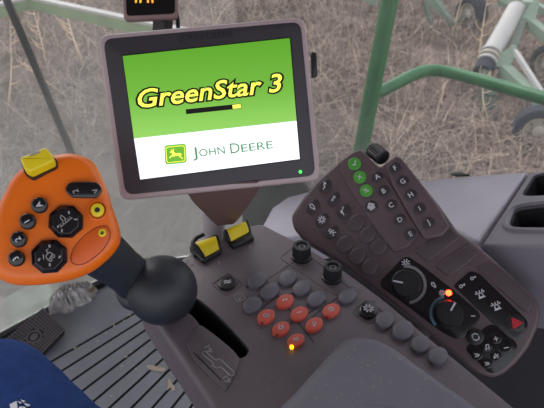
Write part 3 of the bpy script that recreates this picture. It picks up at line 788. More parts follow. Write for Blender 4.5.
# ------------------------------------------------------------------ control lever
PJ = facing(62, 222, .50, roll=8, tu=-4, tv=-6)
ball_c = at(162.5, 290, .594)
lev = thing('control_lever', 'orange control lever head on a black shaft and boot', 'lever', Vector((ball_c.x, ball_c.y, .74)))
hp = [(-3, 200), (2, 190), (9, 177), (21, 165), (36, 157.5), (54, 152.6), (69, 151), (83, 154.5), (92, 160), (99, 170), (107, 189), (113, 209), (118.5, 225), (120.5, 239), (116, 250), (105, 262), (90, 273), (71, 280.5), (50, 284.5), (27, 286.5), (8, 285), (-7, 277), (-13, 262), (-14, 242), (-10, 220)]
ho = spline(ccw(PJ.uvs(hp)), 4)
mb = MB(); rr = [(scale(ho, .55), -.046), (scale(ho, .8), -.040), (scale(ho, .95), -.028), (ho, -.015)]
for k in range(1, 8):
    a = PI/2*k/7; rr.append((inset(ho, .013*(1-math.cos(a))), -.013+.013*math.sin(a)-.002))
rr += [(scale(inset(ho, .013), .75), -.0012), (scale(inset(ho, .013), .4), -.0006)]
loft(mb, PJ, rr); obj('lever_head', mb, M['orange'], lev, 70, label='orange moulded head')
# shaft from head to boot
s0 = at(84, 240, .525); s1 = at(140, 283, .60)
ax = (s1-s0).normalized(); L = (s1-s0).length
mb = MB()
def oval_tube(mb, o, ax, prof, flat=.8, n=28):
    a = (X-ax*X.dot(ax)).normalized(); b = ax.cross(a); side = ax.cross(FWD).normalized(); dep = side.cross(ax).normalized(); vs = []; fs = []
    for r, t in prof:
        for k in range(n):
            q = 2*PI*k/n; vs.append(o+ax*t+side*(r*math.cos(q))+dep*(r*flat*math.sin(q)))
    for i in range(len(prof)-1):
        for k in range(n): l = (k+1) % n; fs.append((i*n+k, i*n+l, (i+1)*n+l, (i+1)*n+k))
    fs += [tuple(range(n-1, -1, -1)), tuple(range((len(prof)-1)*n, len(prof)*n))]
    return mb.add(vs, fs)
oval_tube(mb, s0, ax, [(.024, -.01), (.0275, .01), (.0268, L*.35), (.0245, L*.6), (.0245, L*.8), (.0262, L*.95), (.027, L*1.0), (.022, L*1.06)])
obj('shaft', mb, M['rubber'], lev, label='black rubber shaft')
mb = MB(); bax = -ax*.55+Z*.85; bax.normalize(); r = .0397
prof = [(r*math.sin(t), -r*math.cos(t)*1.0) for t in [PI*(.16+.82*i/18) for i in range(19)]]
lathe(mb, ball_c, bax, prof, 40); obj('boot', mb, M['rubber'], lev, 70, label='round black rubber boot')
mb = MB(); cc = at(134, 297, .605)
lathe(mb, s0+ax*(L*.93), ax, [(.027, 0), (.031, .004), (.0325, .010), (.031, .017), (.026, .020)], 32); obj('boot_collar', mb, M['rubber'], lev, 60)
mb = MB(); tube(mb, [ball_c-Z*.02, Vector((ball_c.x, ball_c.y, PC.o.z-.04))], .008, 10); obj('lever_stem', mb, M['black'], lev)
hs = -.0012
# yellow slide switch along the top edge
YP = facing(38, 160, .492, roll=21, tu=-30, tv=0)
q = [(20.5, 159), (46.5, 148.5), (54, 157), (54.5, 162.5), (31, 173.5), (24.5, 170)]
mb = MB(); prism(mb, YP, fillet(ccw(YP.uvs(q)), .002, 3), -.014, .004, .003, 3); yk = obj('slide_switch', mb, M['yellow'], lev, label='yellow switch')
mb = MB(); prism(mb, YP, scale(fillet(ccw(YP.uvs(q)), .002, 3), 1.1), -.016, -.008); obj('switch_recess', mb, M['black'], yk)
mb = MB(); cu, cv = YP.uv(36, 155.5); prism(mb, YP, [(cu-.005, cv-.001), (cu+.005, cv-.001), (cu+.004, cv+.001), (cu-.004, cv+.001)], .0036, .0043); obj('switch_mark', mb, M['grey_legend'], yk)
# round black buttons
for x, y, g in ((40.2, 205.6, 'A'), (28.4, 221.8, '1'), (19.4, 239.6, '2'), (17.3, 258.6, '3')):
    button('round_key', PJ, x, y, 8.2, 8.0, 0, hs-.004, .0055, .0022, M['blackgloss'], lev, 'black round key marked %s' % g, g, M['white'], 4.0, 115, edge=.8)
# pill key
pu = PJ.uvs([(66, 190), (70, 183.6), (77, 182.5), (92, 182.6), (98, 184), (102, 190), (99, 196), (94, 198.2), (76, 198), (70, 196.4)])
mb = MB(); dome(mb, PJ, spline(ccw(pu), 3), hs-.004, .005, .001); pk = obj('pill_key', mb, M['blackgloss'], lev, label='black two way pill key')
mb = MB(); cu, cv = PJ.uv(76, 192); text(mb, PJ, '2', cu, cv, .0062, .0075, 105, .01); cu, cv = PJ.uv(95.5, 191.5); strokes(mb, PJ, cu, cv, .0062, .003, 20, [[(-.7, .5), (.7, 0), (-.5, -.6)], [(.2, .2), (.2, -.3)]], .16); obj('key_legend', mb, M['grey_legend'], pk)
# octagonal knobs
for x, y, r, g in ((66.5, 221.8, 17.2, 0), (50, 256.5, 17.6, 1)):
    cu, cv = PJ.uv(x, y); t = PJ.scale_at(x, y)*r; a0 = .2+.1*g
    octo = [(cu+t*math.cos(a0+PI/4*i), cv+t*math.sin(a0+PI/4*i)) for i in range(8)]
    mb = MB(); loft(mb, PJ, [(octo, hs-.004), (octo, .004), (scale(octo, .93), .0055), (scale(octo, .76), .009), (scale(octo, .72), .0093)]); k = obj('octagonal_knob', mb, M['blackgloss'], lev, 15, label='black octagonal thumb switch')
    mb = MB()
    if g == 0:
        strokes(mb, PJ, cu, cv, .0096, t*.55, 33, [[(-.75, -.15), (.75, -.15)], [(-.6, -.15), (-.6, .1)], [(-.3, -.15), (-.3, .1)], [(0, -.15), (0, .1)], [(.3, -.15), (.3, .1)], [(.6, -.15), (.6, .1)], [(-.15, .1), (-.15, .55), (.1, .75), (.2, .3), (.1, .1)]], .04)
        strokes(mb, PJ, cu, cv, .0096, t*.55, 33, [[(-.95, -.6), (-.8, -.45)], [(-.95, .0), (-.8, .1)], [(.95, -.6), (.8, -.45)], [(.8, .4), (.9, .55)]], .08)
    else:
        strokes(mb, PJ, cu, cv, .0096, t*.48, 50, [[(-.4, -.2), (.5, -.2), (.5, .2), (-.1, .3), (-.4, -.2)], [(.2, .2), (.5, .6), (.7, .5)], circ(-.2, -.4, .18, 6), circ(.3, -.4, .18, 6), [(-.5, .3), (-.1, .6)]], .05)
        strokes(mb, PJ, cu, cv, .0096, t*.6, 20, [[(-.9, .1), (-.75, .2)], [(-.3, -.8), (-.2, -.65)], [(.75, -.55), (.9, -.45)], [(.5, .75), (.55, .9)]], .08)
    obj('knob_legend', mb, M['grey_legend'], k, label='pale printed symbols')
# yellow button in a raised orange ring
cu, cv = PJ.uv(97.5, 210.2); t = PJ.scale_at(97, 210)
mb = MB(); o = ell(cu, cv, 9.8*t, 10.5*t); loft(mb, PJ, [(o, hs-.003), (scale(o, .97), .0012), (scale(o, .86), .0014), (scale(o, .78), hs+.0006)], False, False); obj('button_collar', mb, M['orange'], lev, 60)
k = button('yellow_button', PJ, 97.5, 210.2, 6.8, 6.8, 0, hs-.003, .003, .0008, M['yellow'], lev, 'yellow button with dark centre')
mb = MB(); prism(mb, PJ, ell(cu, cv, 2.6*t, 2.6*t, 0, 14), .003, .0043); obj('button_centre', mb, M['black'], k)
# recessed orange patch with a tiny yellow button
dp = [(108.5, 229), (105, 226.3), (97, 227.5), (84, 236), (74, 248), (71, 258), (73, 263), (81, 264.5), (92, 259), (104, 248), (110, 236)]
do = spline(ccw(PJ.uvs(dp)), 3); mb = MB()
loft(mb, PJ, [(inset(do, -.0006), hs-.003), (inset(do, -.0006), hs+.0004), (do, hs+.0004), (do, hs-.002)], False, False); pd = obj('patch_groove', mb, M['darkred'], lev, label='thin dark outline of the patch')
mb = MB(); prism(mb, PJ, do, hs-.004, hs+.0006, .0008, 2); obj('touch_patch', mb, mat('orange_patch', (214, 90, 12), .45, .05, 20), lev, label='teardrop shaped orange patch')
k = button('yellow_button', PJ, 102.3, 232.8, 4.1, 4.1, 0, hs-.003, .0014, .0005, M['yellow'], lev, 'tiny yellow button')
mb = MB(); cu, cv = PJ.uv(102.3, 232.8); strokes(mb, PJ, cu, cv, .0021, 2.2*t, 30, [[(-.8, .3), (-.4, -.5), (.8, -.2)], [(-.4, -.5), (.2, .6)]], .25); obj('key_legend', mb, M['black'], k)

# ------------------------------------------------------------------ right-hand keypad
PK0 = facing(420, 255, .715, roll=0)
nk = (PK0.n*.86+Z*.22-X*.02).normalized()
ku = at(430, 178, .715)-at(410, 187.4, .715)
PK = Plane(PK0.o, nk, ku)
kp = thing('keypad_panel', 'brown swivel keypad panel with lettered keys, dials and red light', 'control panel', PK.w(0, 0, -.03))
kpx = [(290.5, 216), (293, 228), (303, 240.5), (322, 252), (342, 264), (372, 287), (402, 310.5), (432, 335), (455, 354), (470, 367), (482, 375), (494, 378), (505, 373.5), (517, 363), (529, 348), (538, 329), (541.5, 314), (540, 304), (533, 294), (511, 274), (480, 246.5), (458, 231), (440, 205), (420, 180.5), (403, 158.5), (396, 154), (386, 162), (380, 167), (370, 158), (362, 147.5), (352, 151.5), (335, 164), (317, 180), (302, 198)]
ko = fillet(ccw(PK.uvs(kpx)), .006, 3)
mb = MB(); prism(mb, PK, ko, -.028, 0, .006, 4); obj('panel_body', mb, M['keypad'], kp, 50)
mb = MB(); s = PK.uvs([(337, 164), (352, 153), (361, 149.5), (368, 158), (383, 172), (392, 186), (408, 214), (420, 233), (408, 247), (394, 253), (372, 225), (353, 195)])
prism(mb, PK, fillet(ccw(s), .004, 3), -.003, .003, .0028, 3); obj('middle_strip', mb, M['keypad'], kp, 50)
mb = MB(); s = PK.uvs([(385, 165), (396, 156), (402, 159), (420, 182), (438, 206), (450, 228), (442, 237), (424, 240), (411, 219), (393, 187)])
prism(mb, PK, fillet(ccw(s), .004, 3), -.003, .006, .004, 4); obj('outer_strip', mb, M['keypad'], kp, 50)
mb = MB(); lathe(mb, at(372.5, 149.5, .79), (at(386, 160, .765)-at(372.5, 149.5, .79)), [(.009, -.002), (.0115, 0), (.012, .003, 1), (.012, .024, 1), (.0115, .027), (.008, .028)], 44, .09); obj('thumb_wheel', mb, M['black'], kp, 15, label='black ribbed thumbwheel')
kr = 0
R0 = 0
for x, y, g in ((354.7, 164.8, 'check'), (360, 178, 'X'), (366.4, 191.4, '%')):
    button('function_key', PK, x, y, 6.6, 6.2, 20, .002, .0048, .0009, M['green'], kp, 'green key', g, M['white'], 3.3, 5, .16)
for x, y, g in ((377.4, 177.7, 'A'), (383.8, 191.8, 'B'), (391.2, 206, 'C'), (400, 220.3, 'D')):
    button('letter_key', PK, x, y, 6.4, 5.9, 20, .002, .0045, .0009, M['darkkey'], kp, 'dark key lettered %s' % g, g, M['white'], 3.5, 2)
button('letter_key', PK, 410.6, 234.6, 6.4, 5.9, 20, .002, .0045, .0009, M['darkkey'], kp, 'dark key lettered E', 'E', M['white'], 3.5, 2)
for x, y, g in ((395.2, 169.6, 'F'), (402.8, 183, 'G'), (410.6, 196.3, 'H'), (419.5, 210, 'I'), (428.4, 224.2, 'J')):
    button('letter_key', PK, x, y, 6.6, 6.1, 20, .005, .0075, .0009, M['darkkey'], kp, 'dark key lettered %s' % g, g, M['white'], 3.5, 2)
button('home_key', PK, 371.3, 207.2, 6.8, 6.3, 20, .002, .0045, .0009, M['darkkey'], kp, 'dark key with white house', 'house', M['white'], 4.0, 5, .22)
for x, y, g in ((325, 186.7, 'flow'), (333.7, 199.3, 'dots'), (344, 211.7, 'curve'), (312.8, 207.2, 'leaf'), (322.2, 220.2, 'gear'), (332.2, 232.4, 'worker')):
    button('oval_key', PK, x, y, 7.9, 5.4, 52, -.001, .0028, .0008, M['darkkey'], kp, 'dark oval key with symbol', g, M['white'], 4.2, 25, .12)
for x, y in ((356, 222.8), (367.5, 235), (378.6, 247), (345, 244), (357, 256), (369.3, 267.2)):
    button('blank_key', PK, x, y, 9.4, 7.2, 48, -.001, .0028, .0012, M['brownkey'], kp)
# blank cover plates
for q in ([(414, 251), (449, 228), (461, 237), (427, 262.5)], [(434, 266), (469, 243), (479, 254.5), (449, 277.5)], [(477, 267), (490, 261.5), (497, 264), (531, 298), (532.5, 304), (528, 313), (522, 310), (478, 270)]):
    mb = MB(); prism(mb, PK, fillet(ccw(PK.uvs(q)), .005, 4), -.002, .0022, .0018, 3); obj('blank_cover', mb, M['brownkey'], kp, 50)
# dial field
q = [(380.5, 281), (403, 257.5), (409, 257), (424, 267), (452, 289), (478, 311), (481, 318), (472, 330), (463, 338), (455, 339), (440, 331), (402, 302), (381, 287)]
mb = MB(); prism(mb, PK, fillet(ccw(PK.uvs(q)), .004, 4), -.002, .0012, .0008, 2); dfield = obj('dial_field', mb, M['blackgloss'], kp, label='glossy black dial field')
def dial(x, y, r, lx, ly, arcm, a0, a1, lab):
    cu, cv = PK.uv(x, y); t = PK.scale_at(x, y); rr_ = r*t; o = PK.w(cu, cv)
    mb = MB(); lathe(mb, o, PK.n, [(rr_*.86, 0), (rr_*.86, .003), (rr_*.84, .004, 1), (rr_*.74, .013, 1), (rr_*.70, .0145), (rr_*.3, .0148)], 56, .06); k = obj('dial', mb, M['black'], kp, 20, label=lab)
    tip = Vector(PK.uv(lx, ly, .0145)); c = Vector((cu, cv)); d = (tip-c).normalized(); n_ = Vector((-d.y, d.x))*.0011
    e = c+d*rr_*.74; s_ = c+d*rr_*.18
    mb = MB(); prism(mb, PK, [tuple(s_+n_), tuple(s_-n_), tuple(e-n_), tuple(e+n_)], .0145, .0154); obj('pointer', mb, M['white'], k, label='white pointer line')
    out = [(cu+rr_*1.12*math.cos(math.radians(a)), cv+rr_*1.12*math.sin(math.radians(a))) for a in [a0+(a1-a0)*i/24 for i in range(25)]]
    inn = [(cu+rr_*.95*math.cos(math.radians(a)), cv+rr_*.95*math.sin(math.radians(a))) for a in [a1+(a0-a1)*i/24 for i in range(25)]]
    mb = MB(); prism(mb, PK, out+inn, .0008, .0018); obj('dial_arc', mb, arcm, k)
dial(406.3, 284.5, 17.5, 393, 280.8, M['greyarc'], -108, 70, 'black ribbed dial, pointer to the left')
dial(448.6, 314, 16.5, 454.5, 304, M['bluearc'], 75, 195, 'black ribbed dial beside the red light')
def legend(px, py, g, s, rot=0, w=.12, m=None, h=.0014, parent=None):
    cu, cv = PK.uv(px, py); mb = MB(); strokes(mb, PK, cu, cv, h, PK.scale_at(px, py)*s, rot, GLY[g], w); return obj('printed_symbol', mb, m or M['white'], parent or kp, label='small printed symbol')
legend(405.8, 263, 'sun', 4, 0, .1, parent=dfield); legend(433.5, 285, 'leaf', 3.4, 20, .14, parent=dfield); legend(442, 293, 'gear', 3.2, 0, .16, parent=dfield); legend(473, 316, 'minus', 2.5, -30, .15, parent=dfield)
cu, cv = PK.uv(448.6, 293); mb = MB(); dome(mb, PK, ell(cu, cv, .004, .004, 0, 16), .0005, .0022, .0012); obj('indicator_light', mb, M['led_red'], dfield, label='lit red indicator light')
# light switch strip
q = [(453, 286), (470.5, 270.5), (480, 274), (527, 320), (528.5, 328), (519.5, 341), (511, 339.5), (500, 330)]
mb = MB(); prism(mb, PK, fillet(ccw(PK.uvs(q)), .005, 4), -.002, .0012, .0008, 2); st = obj('lamp_switch_strip', mb, M['blackgloss'], kp, label='glossy black strip of lamp switches')
legend(462, 286.4, 'key', 3.6, 0, .12, parent=st); legend(473, 278.5, 'key', 3.4, 0, .12, parent=st); legend(480.6, 294.6, 'beacon', 4.6, -5, .1, parent=st); legend(496.4, 306.3, 'beacon', 4.6, -5, .1, parent=st)
k = button('hazard_button', PK, 515, 322.6, 9.3, 8.6, 0, .0005, .003, .0006, M['black'], st); cu, cv = PK.uv(515, 322.6); mb = MB(); strokes(mb, PK, cu, cv, .0038, PK.mpp*6.2, 8, GLY['tri'], .13); obj('hazard_triangle', mb, M['redlegend'], k, label='red warning triangle')
# radio cluster
q = [(465, 349), (486, 326.5), (493, 324), (516, 342), (518, 349), (504, 369), (497, 373.5), (489, 373)]
mb = MB(); prism(mb, PK, fillet(ccw(PK.uvs(q)), .005, 4), -.002, .0012, .0008, 2); rc = obj('radio_key_cluster', mb, M['blackgloss'], kp, label='black cluster of radio keys')
button('round_key', PK, 475.2, 337, 8.6, 8.2, 0, -.001, .004, .0008, M['black'], kp, 'black round key', 'swap', M['white'], 4.2, -20, .13)
for x, y, g in ((495.8, 338.7, 'plus'), (486.4, 347, 'note'), (506, 347.7, 'minus'), (495.8, 356.2, 'bars'), (477, 355, 'ff'), (487, 363.5, 'ff')):
    button('radio_key', PK, x, y, 5.8, 5.4, 0, .0006, .0022, .0003, M['blackgloss'], rc, None, g, M['white'], 3.0, -15, .14)
# bracket that carries the panel
mb = MB(); tube(mb, [PK.w(0.02, -.01, -.028), PK.w(0.02, -.01, -.06), PK.w(.02, -.01, -.06)-Z*.3, Vector((PK.w(.02, -.01, -.06).x, PK.w(.02, -.01, -.06).y, .013))], .018, 12); obj('support_stalk', mb, M['wall'], kp)

# ------------------------------------------------------------------ monitor
mon = thing('display_monitor', 'large touchscreen monitor with green start-up picture on a stalk', 'monitor', Vector((at(212, 208, .77).x, at(212, 208, .77).y, .013)))
PM = facing(212, 108, .61, roll=4.6, tu=-6.5, tv=0)
hb = fillet(ccw(PM.uvs([(97, 34.5), (305.0, 16.2), (321.5, 180.5), (120, 201)])), .013, 6)
def quad_uv(p, x, y): return p
mb = MB(); prism(mb, PM, hb, -.035, 0, .004, 4); obj('housing', mb, M['rim'], mon, label='mauve grey outer rim')
bz = fillet(ccw(PM.uvs([(103.2, 39.3), (300.5, 21.8), (315.3, 175.6), (125.6, 195)])), .011, 6)
mb = MB(); prism(mb, PM, bz, -.002, .0016, .0012, 2); obj('bezel', mb, M['bezel'], mon, label='dark bezel')
sc_px = [(123, 56.5), (289.5, 38.5), (299.5, 159), (140.5, 179.5)]
mb = MB(); prism(mb, PM, ccw(PM.uvs([(122, 55.3), (290.5, 37.3), (300.6, 160.2), (139.6, 180.8)])), .001, .0019); scr = obj('screen', mb, M['scr_black'], mon, label='lit screen')
lo_px = [(132.8, 136.8), (297, 119.5)]
mb = MB(); prism(mb, PM, ccw(PM.uvs([sc_px[0], sc_px[1], (296.3, 121), (134.2, 138.6)])), .0015, .0022); obj('green_field', mb, M['scr_green'], scr, label='glowing green picture area')
mb = MB(); prism(mb, PM, ccw(PM.uvs([(134.2, 138.6), (296.3, 121), sc_px[2], sc_px[3]])), .0015, .0022); obj('white_field', mb, M['scr_white'], scr, label='glowing white picture area')
def mtext(s, px, py, hgt, m, wpx, bold=0, shear=0, rot=2, h=.0025, thick=.0002, nm='lettering', lab=None, par=None):
    cu, cv = PM.uv(px, py); vs, _ = text_mesh(s, bold, shear); wid = max(v.x for v in vs)-min(v.x for v in vs); t = PM.scale_at(px, py)
    size = hgt*t; sx = wpx*t/(wid*size)
    mb = MB(); text(mb, PM, s, cu, cv, h, size, rot, bold, shear, sx, thick); return obj(nm, mb, m, par or scr, label=lab)
mtext('GreenStar 3', 211, 91, 25, M['scr_black'], 149, .078, .25, 2.2, .0025, .0002, 'lettering', 'dark outline of the word GreenStar 3')
mtext('GreenStar 3', 211, 91, 25, M['scr_yellow'], 144.5, .014, .25, 2.2, .003, .0002, 'lettering', 'yellow words GreenStar 3')
mb = MB(); prism(mb, PM, PM.uvs([(185.8, 109.6), (241, 103.8), (241.6, 108.6), (186.3, 114.4)]), .002, .0026); obj('progress_bar', mb, M['scr_black'], scr, label='dark progress bar')
mb = MB(); prism(mb, PM, PM.uvs([(232.3, 105.2), (240.4, 104.3), (241, 108.2), (232.8, 109.1)]), .0022, .003); obj('progress_mark', mb, M['scr_yellow'], scr, label='yellow end of the progress bar')
mb = MB(); prism(mb, PM, fillet(ccw(PM.uvs([(164.4, 145.6), (186, 143.6), (187, 162.6), (165.6, 164.8)])), .004, 4), .002, .0024); lg = obj('emblem', mb, M['scr_logo'], scr, label='green emblem with leaping deer')
mb = MB(); o = fillet(ccw(PM.uvs([(165.6, 147), (184.9, 145.2), (185.8, 161.3), (166.8, 163.3)])), .0035, 4); loft(mb, PM, [(o, .0022), (o, .0028), (inset(o, .0009), .0028), (inset(o, .0009), .0022)], False, False); obj('emblem_border', mb, M['scr_yellow'], lg)
mb = MB(); cu, cv = PM.uv(175.6, 154.4)
deer = [(-.95, -.1), (-.6, .1), (-.2, .12), (.1, .25), (.2, .55), (.0, .85), (.35, .65), (.5, .8), (.5, .55), (.75, .45), (.7, .3), (.5, .3), (.4, .0), (.75, -.15), (.95, -.4), (.85, -.45), (.6, -.28), (.3, -.25), (-.1, -.25), (-.35, -.2), (-.6, -.55), (-.95, -.8), (-1.0, -.7), (-.75, -.45), (-.7, -.2)]
s_ = PM.mpp*7.0; rt = math.radians(3)
prism(mb, PM, [(cu+s_*(-x*math.cos(rt)-y*math.sin(rt)), cv+s_*(-x*math.sin(rt)+y*math.cos(rt))) for x, y in deer], .0024, .003); obj('deer_figure', mb, M['scr_yellow'], lg, label='yellow leaping deer')
mtext('J', 195.0, 154.0, 14.5, M['scr_letter'], 4.6, 0, 0, 2); mtext('OHN', 212, 151.6, 10.8, M['scr_letter'], 25.5, 0, 0, 2)
mtext('D', 234.8, 148.2, 14.5, M['scr_letter'], 9.4, 0, 0, 2); mtext('EERE', 256.8, 146.5, 10.8, M['scr_letter'], 31.5, 0, 0, 2)
mtext('JOHN DEERE', 206, 37, 8.2, M['black'], 53, .015, 0, 0.5, .0018, .0002, 'bezel_lettering', 'dark embossed maker lettering', mon)
cu, cv = PM.uv(300.2, 171.8); mb = MB(); dome(mb, PM, ell(cu, cv, .0019, .0019, 0, 14), .0012, .0022, .0005); obj('power_light', mb, M['led_green'], mon, label='lit green power light')
mb = MB(); q = PM.uvs([(311.5, 53), (315.5, 53.5), (317, 76.5), (312.5, 77)], -.012); prism(mb, PM, q, -.02, -.006, .001, 2); obj('side_button', mb, M['black'], mon)
# tapering neck and the pale post behind it
mb = MB(); t0 = PM.n
top = [PM.hit(x, y, -.018) for x, y in ((185, 190), (262, 182))]
nb = [at(209.5, 217, .668), at(240, 216, .668)]
dpt = -PM.n*.028
def hull8(mb, q, dp):
    vs = list(q)+[p+dp for p in q]; return mb.add(vs, [(0, 1, 2, 3), (7, 6, 5, 4), (0, 4, 5, 1), (1, 5, 6, 2), (2, 6, 7, 3), (3, 7, 4, 0)])
lv = [((184, 188), (263, 180), .622), ((193, 202), (257.5, 192.5), .645), ((203, 212), (247, 207), .68), ((210, 219.5), (240.5, 217), .712), ((217, 225.5), (234, 223.5), .735)]
vs = []
for a, b, d in lv:
    pa, pb2 = at(*a, d), at(*b, d); ins = (pb2-pa)*.12
    vs += [pa+ins*.0, pa+ins*.6-dpt*.18, pb2-ins*.6-dpt*.18, pb2, pb2+dpt, pa+dpt]
fs = [tuple(range(5, -1, -1))]
for j in range(len(lv)-1):
    for i in range(6): k = (i+1) % 6; fs.append((j*6+i, j*6+k, (j+1)*6+k, (j+1)*6+i))
fs.append(tuple(range((len(lv)-1)*6, len(lv)*6)))
mb.add(vs, fs); obj('neck', mb, M['neck'], mon, 30, label='brown tapering neck')
mb = MB(); b1 = at(212, 208, .77)
tube(mb, [Vector((b1.x, b1.y, .013)), b1], .017, 16); obj('post', mb, M['pole'], mon, label='pale grey post')

# ------------------------------------------------------------------ small corner display
cdp = thing('corner_display', 'small dark display with orange digits above the monitor', 'display', at(150, 5, 1.17))
PD = facing(150, 4.5, 1.17, roll=1, tu=-10, tv=0)
o = fillet(ccw(PD.uvs([(121, -60), (178, -60), (178.5, 15.5), (176, 18.5), (127, 20.5), (123.5, 18)])), .006, 4)
mb = MB(); prism(mb, PD, o, -.03, 0, .004, 3); obj('display_case', mb, mat('display_case', (140, 112, 108), .5, .06), cdp)
mb = MB(); o2 = fillet(ccw(PD.uvs([(124, -57), (175.3, -57), (175, 12.5), (172, 14), (129, 16), (126.5, 14)])), .005, 4); prism(mb, PD, o2, -.002, .0012); ds = obj('display_screen', mb, M['scr_dark'], cdp)
mb = MB()
for x in (136.8, 148.8):
    for dx, y0 in ((-.9, -9), (3.6, -9)):
        prism(mb, PD, PD.uvs([(x+dx-.8, y0), (x+dx+.8, y0), (x+dx+.9, 2.8), (x+dx-.7, 3)]), .001, .0018)
    prism(mb, PD, PD.uvs([(x-1, -4), (x+4, -4), (x+4, -2.6), (x-1, -2.6)]), .001, .0018)
obj('digit_segment', mb, M['scr_orange'], ds, label='lit orange digits')
mb = MB(); beam(mb, at(163, 12, 1.21), at(162, 60, 1.26), .042, .025); beam(mb, at(162, 58, 1.26), at(208, 190, .83), .025, .02); beam(mb, at(207, 188, .83), at(210, 206, .79), .025, .02); obj('mounting_bracket', mb, M['black'], cdp)
mb = MB(); tube(mb, bez([at(175, 8, 1.2), at(177.5, 18, 1.22), at(179, 32, 1.24), at(188, 70, 1.23), at(214, 180, .86), at(215, 196, .8)], 5), .005, 8); obj('display_cable', mb, M['black'], cdp)

# ------------------------------------------------------------------ pedal, rag, litter
ped = thing('foot_pedal', 'black studded floor pedal beside the knee', 'pedal', FM.hit(35, 335)*1)
c4 = [(43, 307.5), (65.5, 330), (38, 358), (4, 340)]
nP = (Z+F_*-.22).normalized()
PP = Plane(FM.hit(50, 330, .05), nP, R_)
po = fillet(ccw(PP.uvs(c4)), .012, 4)
mb = MB(); prism(mb, PP, po, -.016, 0, .002, 2); pobj = obj('pedal_plate', mb, M['pedallow'], ped)
us_ = [q[0] for q in po]; vs_ = [q[1] for q in po]
a_, b_, c_, d_ = [Vector(PP.uv(*q)) for q in c4]
mb = MB(); n1, n2 = 13, 15; cen = Vector(PP.uv(34, 337))
for i in range(n1):
    for j in range(n2):
        s, t = (i+.5)/n1, (j+.5)/n2; p = (a_.lerp(b_, s)).lerp(d_.lerp(c_, s), t)
        if (p-cen).length < .024: continue
        e1_ = (b_-a_)/n1*.33; e2_ = (d_-a_)/n2*.33
        prism(mb, PP, ccw([tuple(p-e1_-e2_), tuple(p+e1_-e2_), tuple(p+e1_+e2_), tuple(p-e1_+e2_)]), -.001, .0028)
obj('tread_studs', mb, M['pedal'], pobj)['kind'] = 'stuff'
mb = MB(); o = ell(cen.x, cen.y, .021, .021); loft(mb, PP, [(o, -.001), (o, .002), (scale(o, .8), .002), (scale(o, .8), -.001)], False, False); prism(mb, PP, ell(cen.x, cen.y, .012, .009, .6), -.001, .0015); obj('round_emblem', mb, M['pedal'], pobj, label='round moulded badge')
mb = MB(); q = PP.w(cen.x, cen.y, -.016); box(mb, (q.x, q.y, (q.z-.012+.016)/2), R_, F_, Z, .03, .03, (q.z-.010-.012)/2); obj('pedal_mount', mb, M['pedallow'], ped)

# rag: crumpled cloth made of folded lobes
def rag():
    cen = FM.hit(73, 303, .012); bm = bmesh.new(); bmesh.ops.create_grid(bm, x_segments=110, y_segments=70, size=1)
    ax = (FM.hit(96, 292)-FM.hit(48, 311)); L = ax.length; ax.normalize(); ay = Z.cross(ax)
    for v in bm.verts:
        x, y = v.co.x, v.co.y; r = math.hypot(x, y)
        wob = 1+.32*noise.noise((2.2*math.atan2(y, x), .3, 1.7))+.16*noise.noise((6*math.cos(math.atan2(y, x)), 6*math.sin(math.atan2(y, x)), 5))
        s = max(abs(x), abs(y))/max(r, 1e-6) if r > 0 else 1
        xx, yy = x*s*wob, y*s*wob; rr2 = min(1, math.hypot(x*s, y*s))
        q = Vector((xx*2.9, yy*2.3, 0)); w1 = noise.noise(q*1.1+Vector((3, 1, 0)))
        h = .030*(1-rr2**3)+(.034)*(1-abs(noise.noise(q*1.5+Vector((w1, w1, 0))))*2.4)*(1-rr2**4)+.014*(1-abs(noise.noise(q*3.6))*2)*(1-rr2**6)
        p = cen+ax*(xx*L*.5)+ay*(yy*L*.21)+Z*max(.001, h); v.co = p
    mb = MB(); bm.verts.index_update(); mb.add([v.co.copy() for v in bm.verts], [tuple(v.index for v in f.verts) for f in bm.faces]); bm.free()
    return tag(obj('cleaning_rag', mb, M['rag'], None, 80), 'crumpled grey cloth rag lying by the front window', 'rag')
rag()
def leaf(pts, h, m, label, curl=.004, grp='bits of dry litter on the mat', th=.0012):
    uvp = spline(ccw(FM.uvs(pts, h)), 3); mb = MB(); o = ccw(uvp); N = len(o)
    cu = sum(q[0] for q in o)/N; cv = sum(q[1] for q in o)/N; sp = max(math.hypot(q[0]-cu, q[1]-cv) for q in o)
    vs = []; fs = []
    for lay in (0, 1):
        for q in o: vs.append(FM.w(q[0], q[1], h+curl*((math.hypot(q[0]-cu, q[1]-cv)/sp)**2)+th*lay))
    vs += [FM.w(cu, cv, h), FM.w(cu, cv, h+th)]
    for i in range(N):
        k = (i+1) % N; fs += [(i, k, N+k, N+i), (2*N, k, i), (2*N+1, N+i, N+k)]
    mb.add(vs, fs); return tag(obj('dry_leaf', mb, m), label, 'leaf', grp)
leaf([(147, 366.5), (155, 366), (165, 369), (164.5, 372.5), (157, 371), (149, 370)], .0125, M['leaf'], 'long pale dry leaf on the mat against the console')
leaf([(169, 379), (172, 383), (175, 388), (174.5, 391), (172, 391), (170.5, 387), (167, 391), (168, 386)], .0125, M['leaf'], 'forked pale leaf scrap nearest the bottom beside the console')
leaf([(89, 291), (93, 286.5), (95, 290), (92, 293)], .055, M['leafbrown'], 'small brown leaf lying on the grey rag', .001)
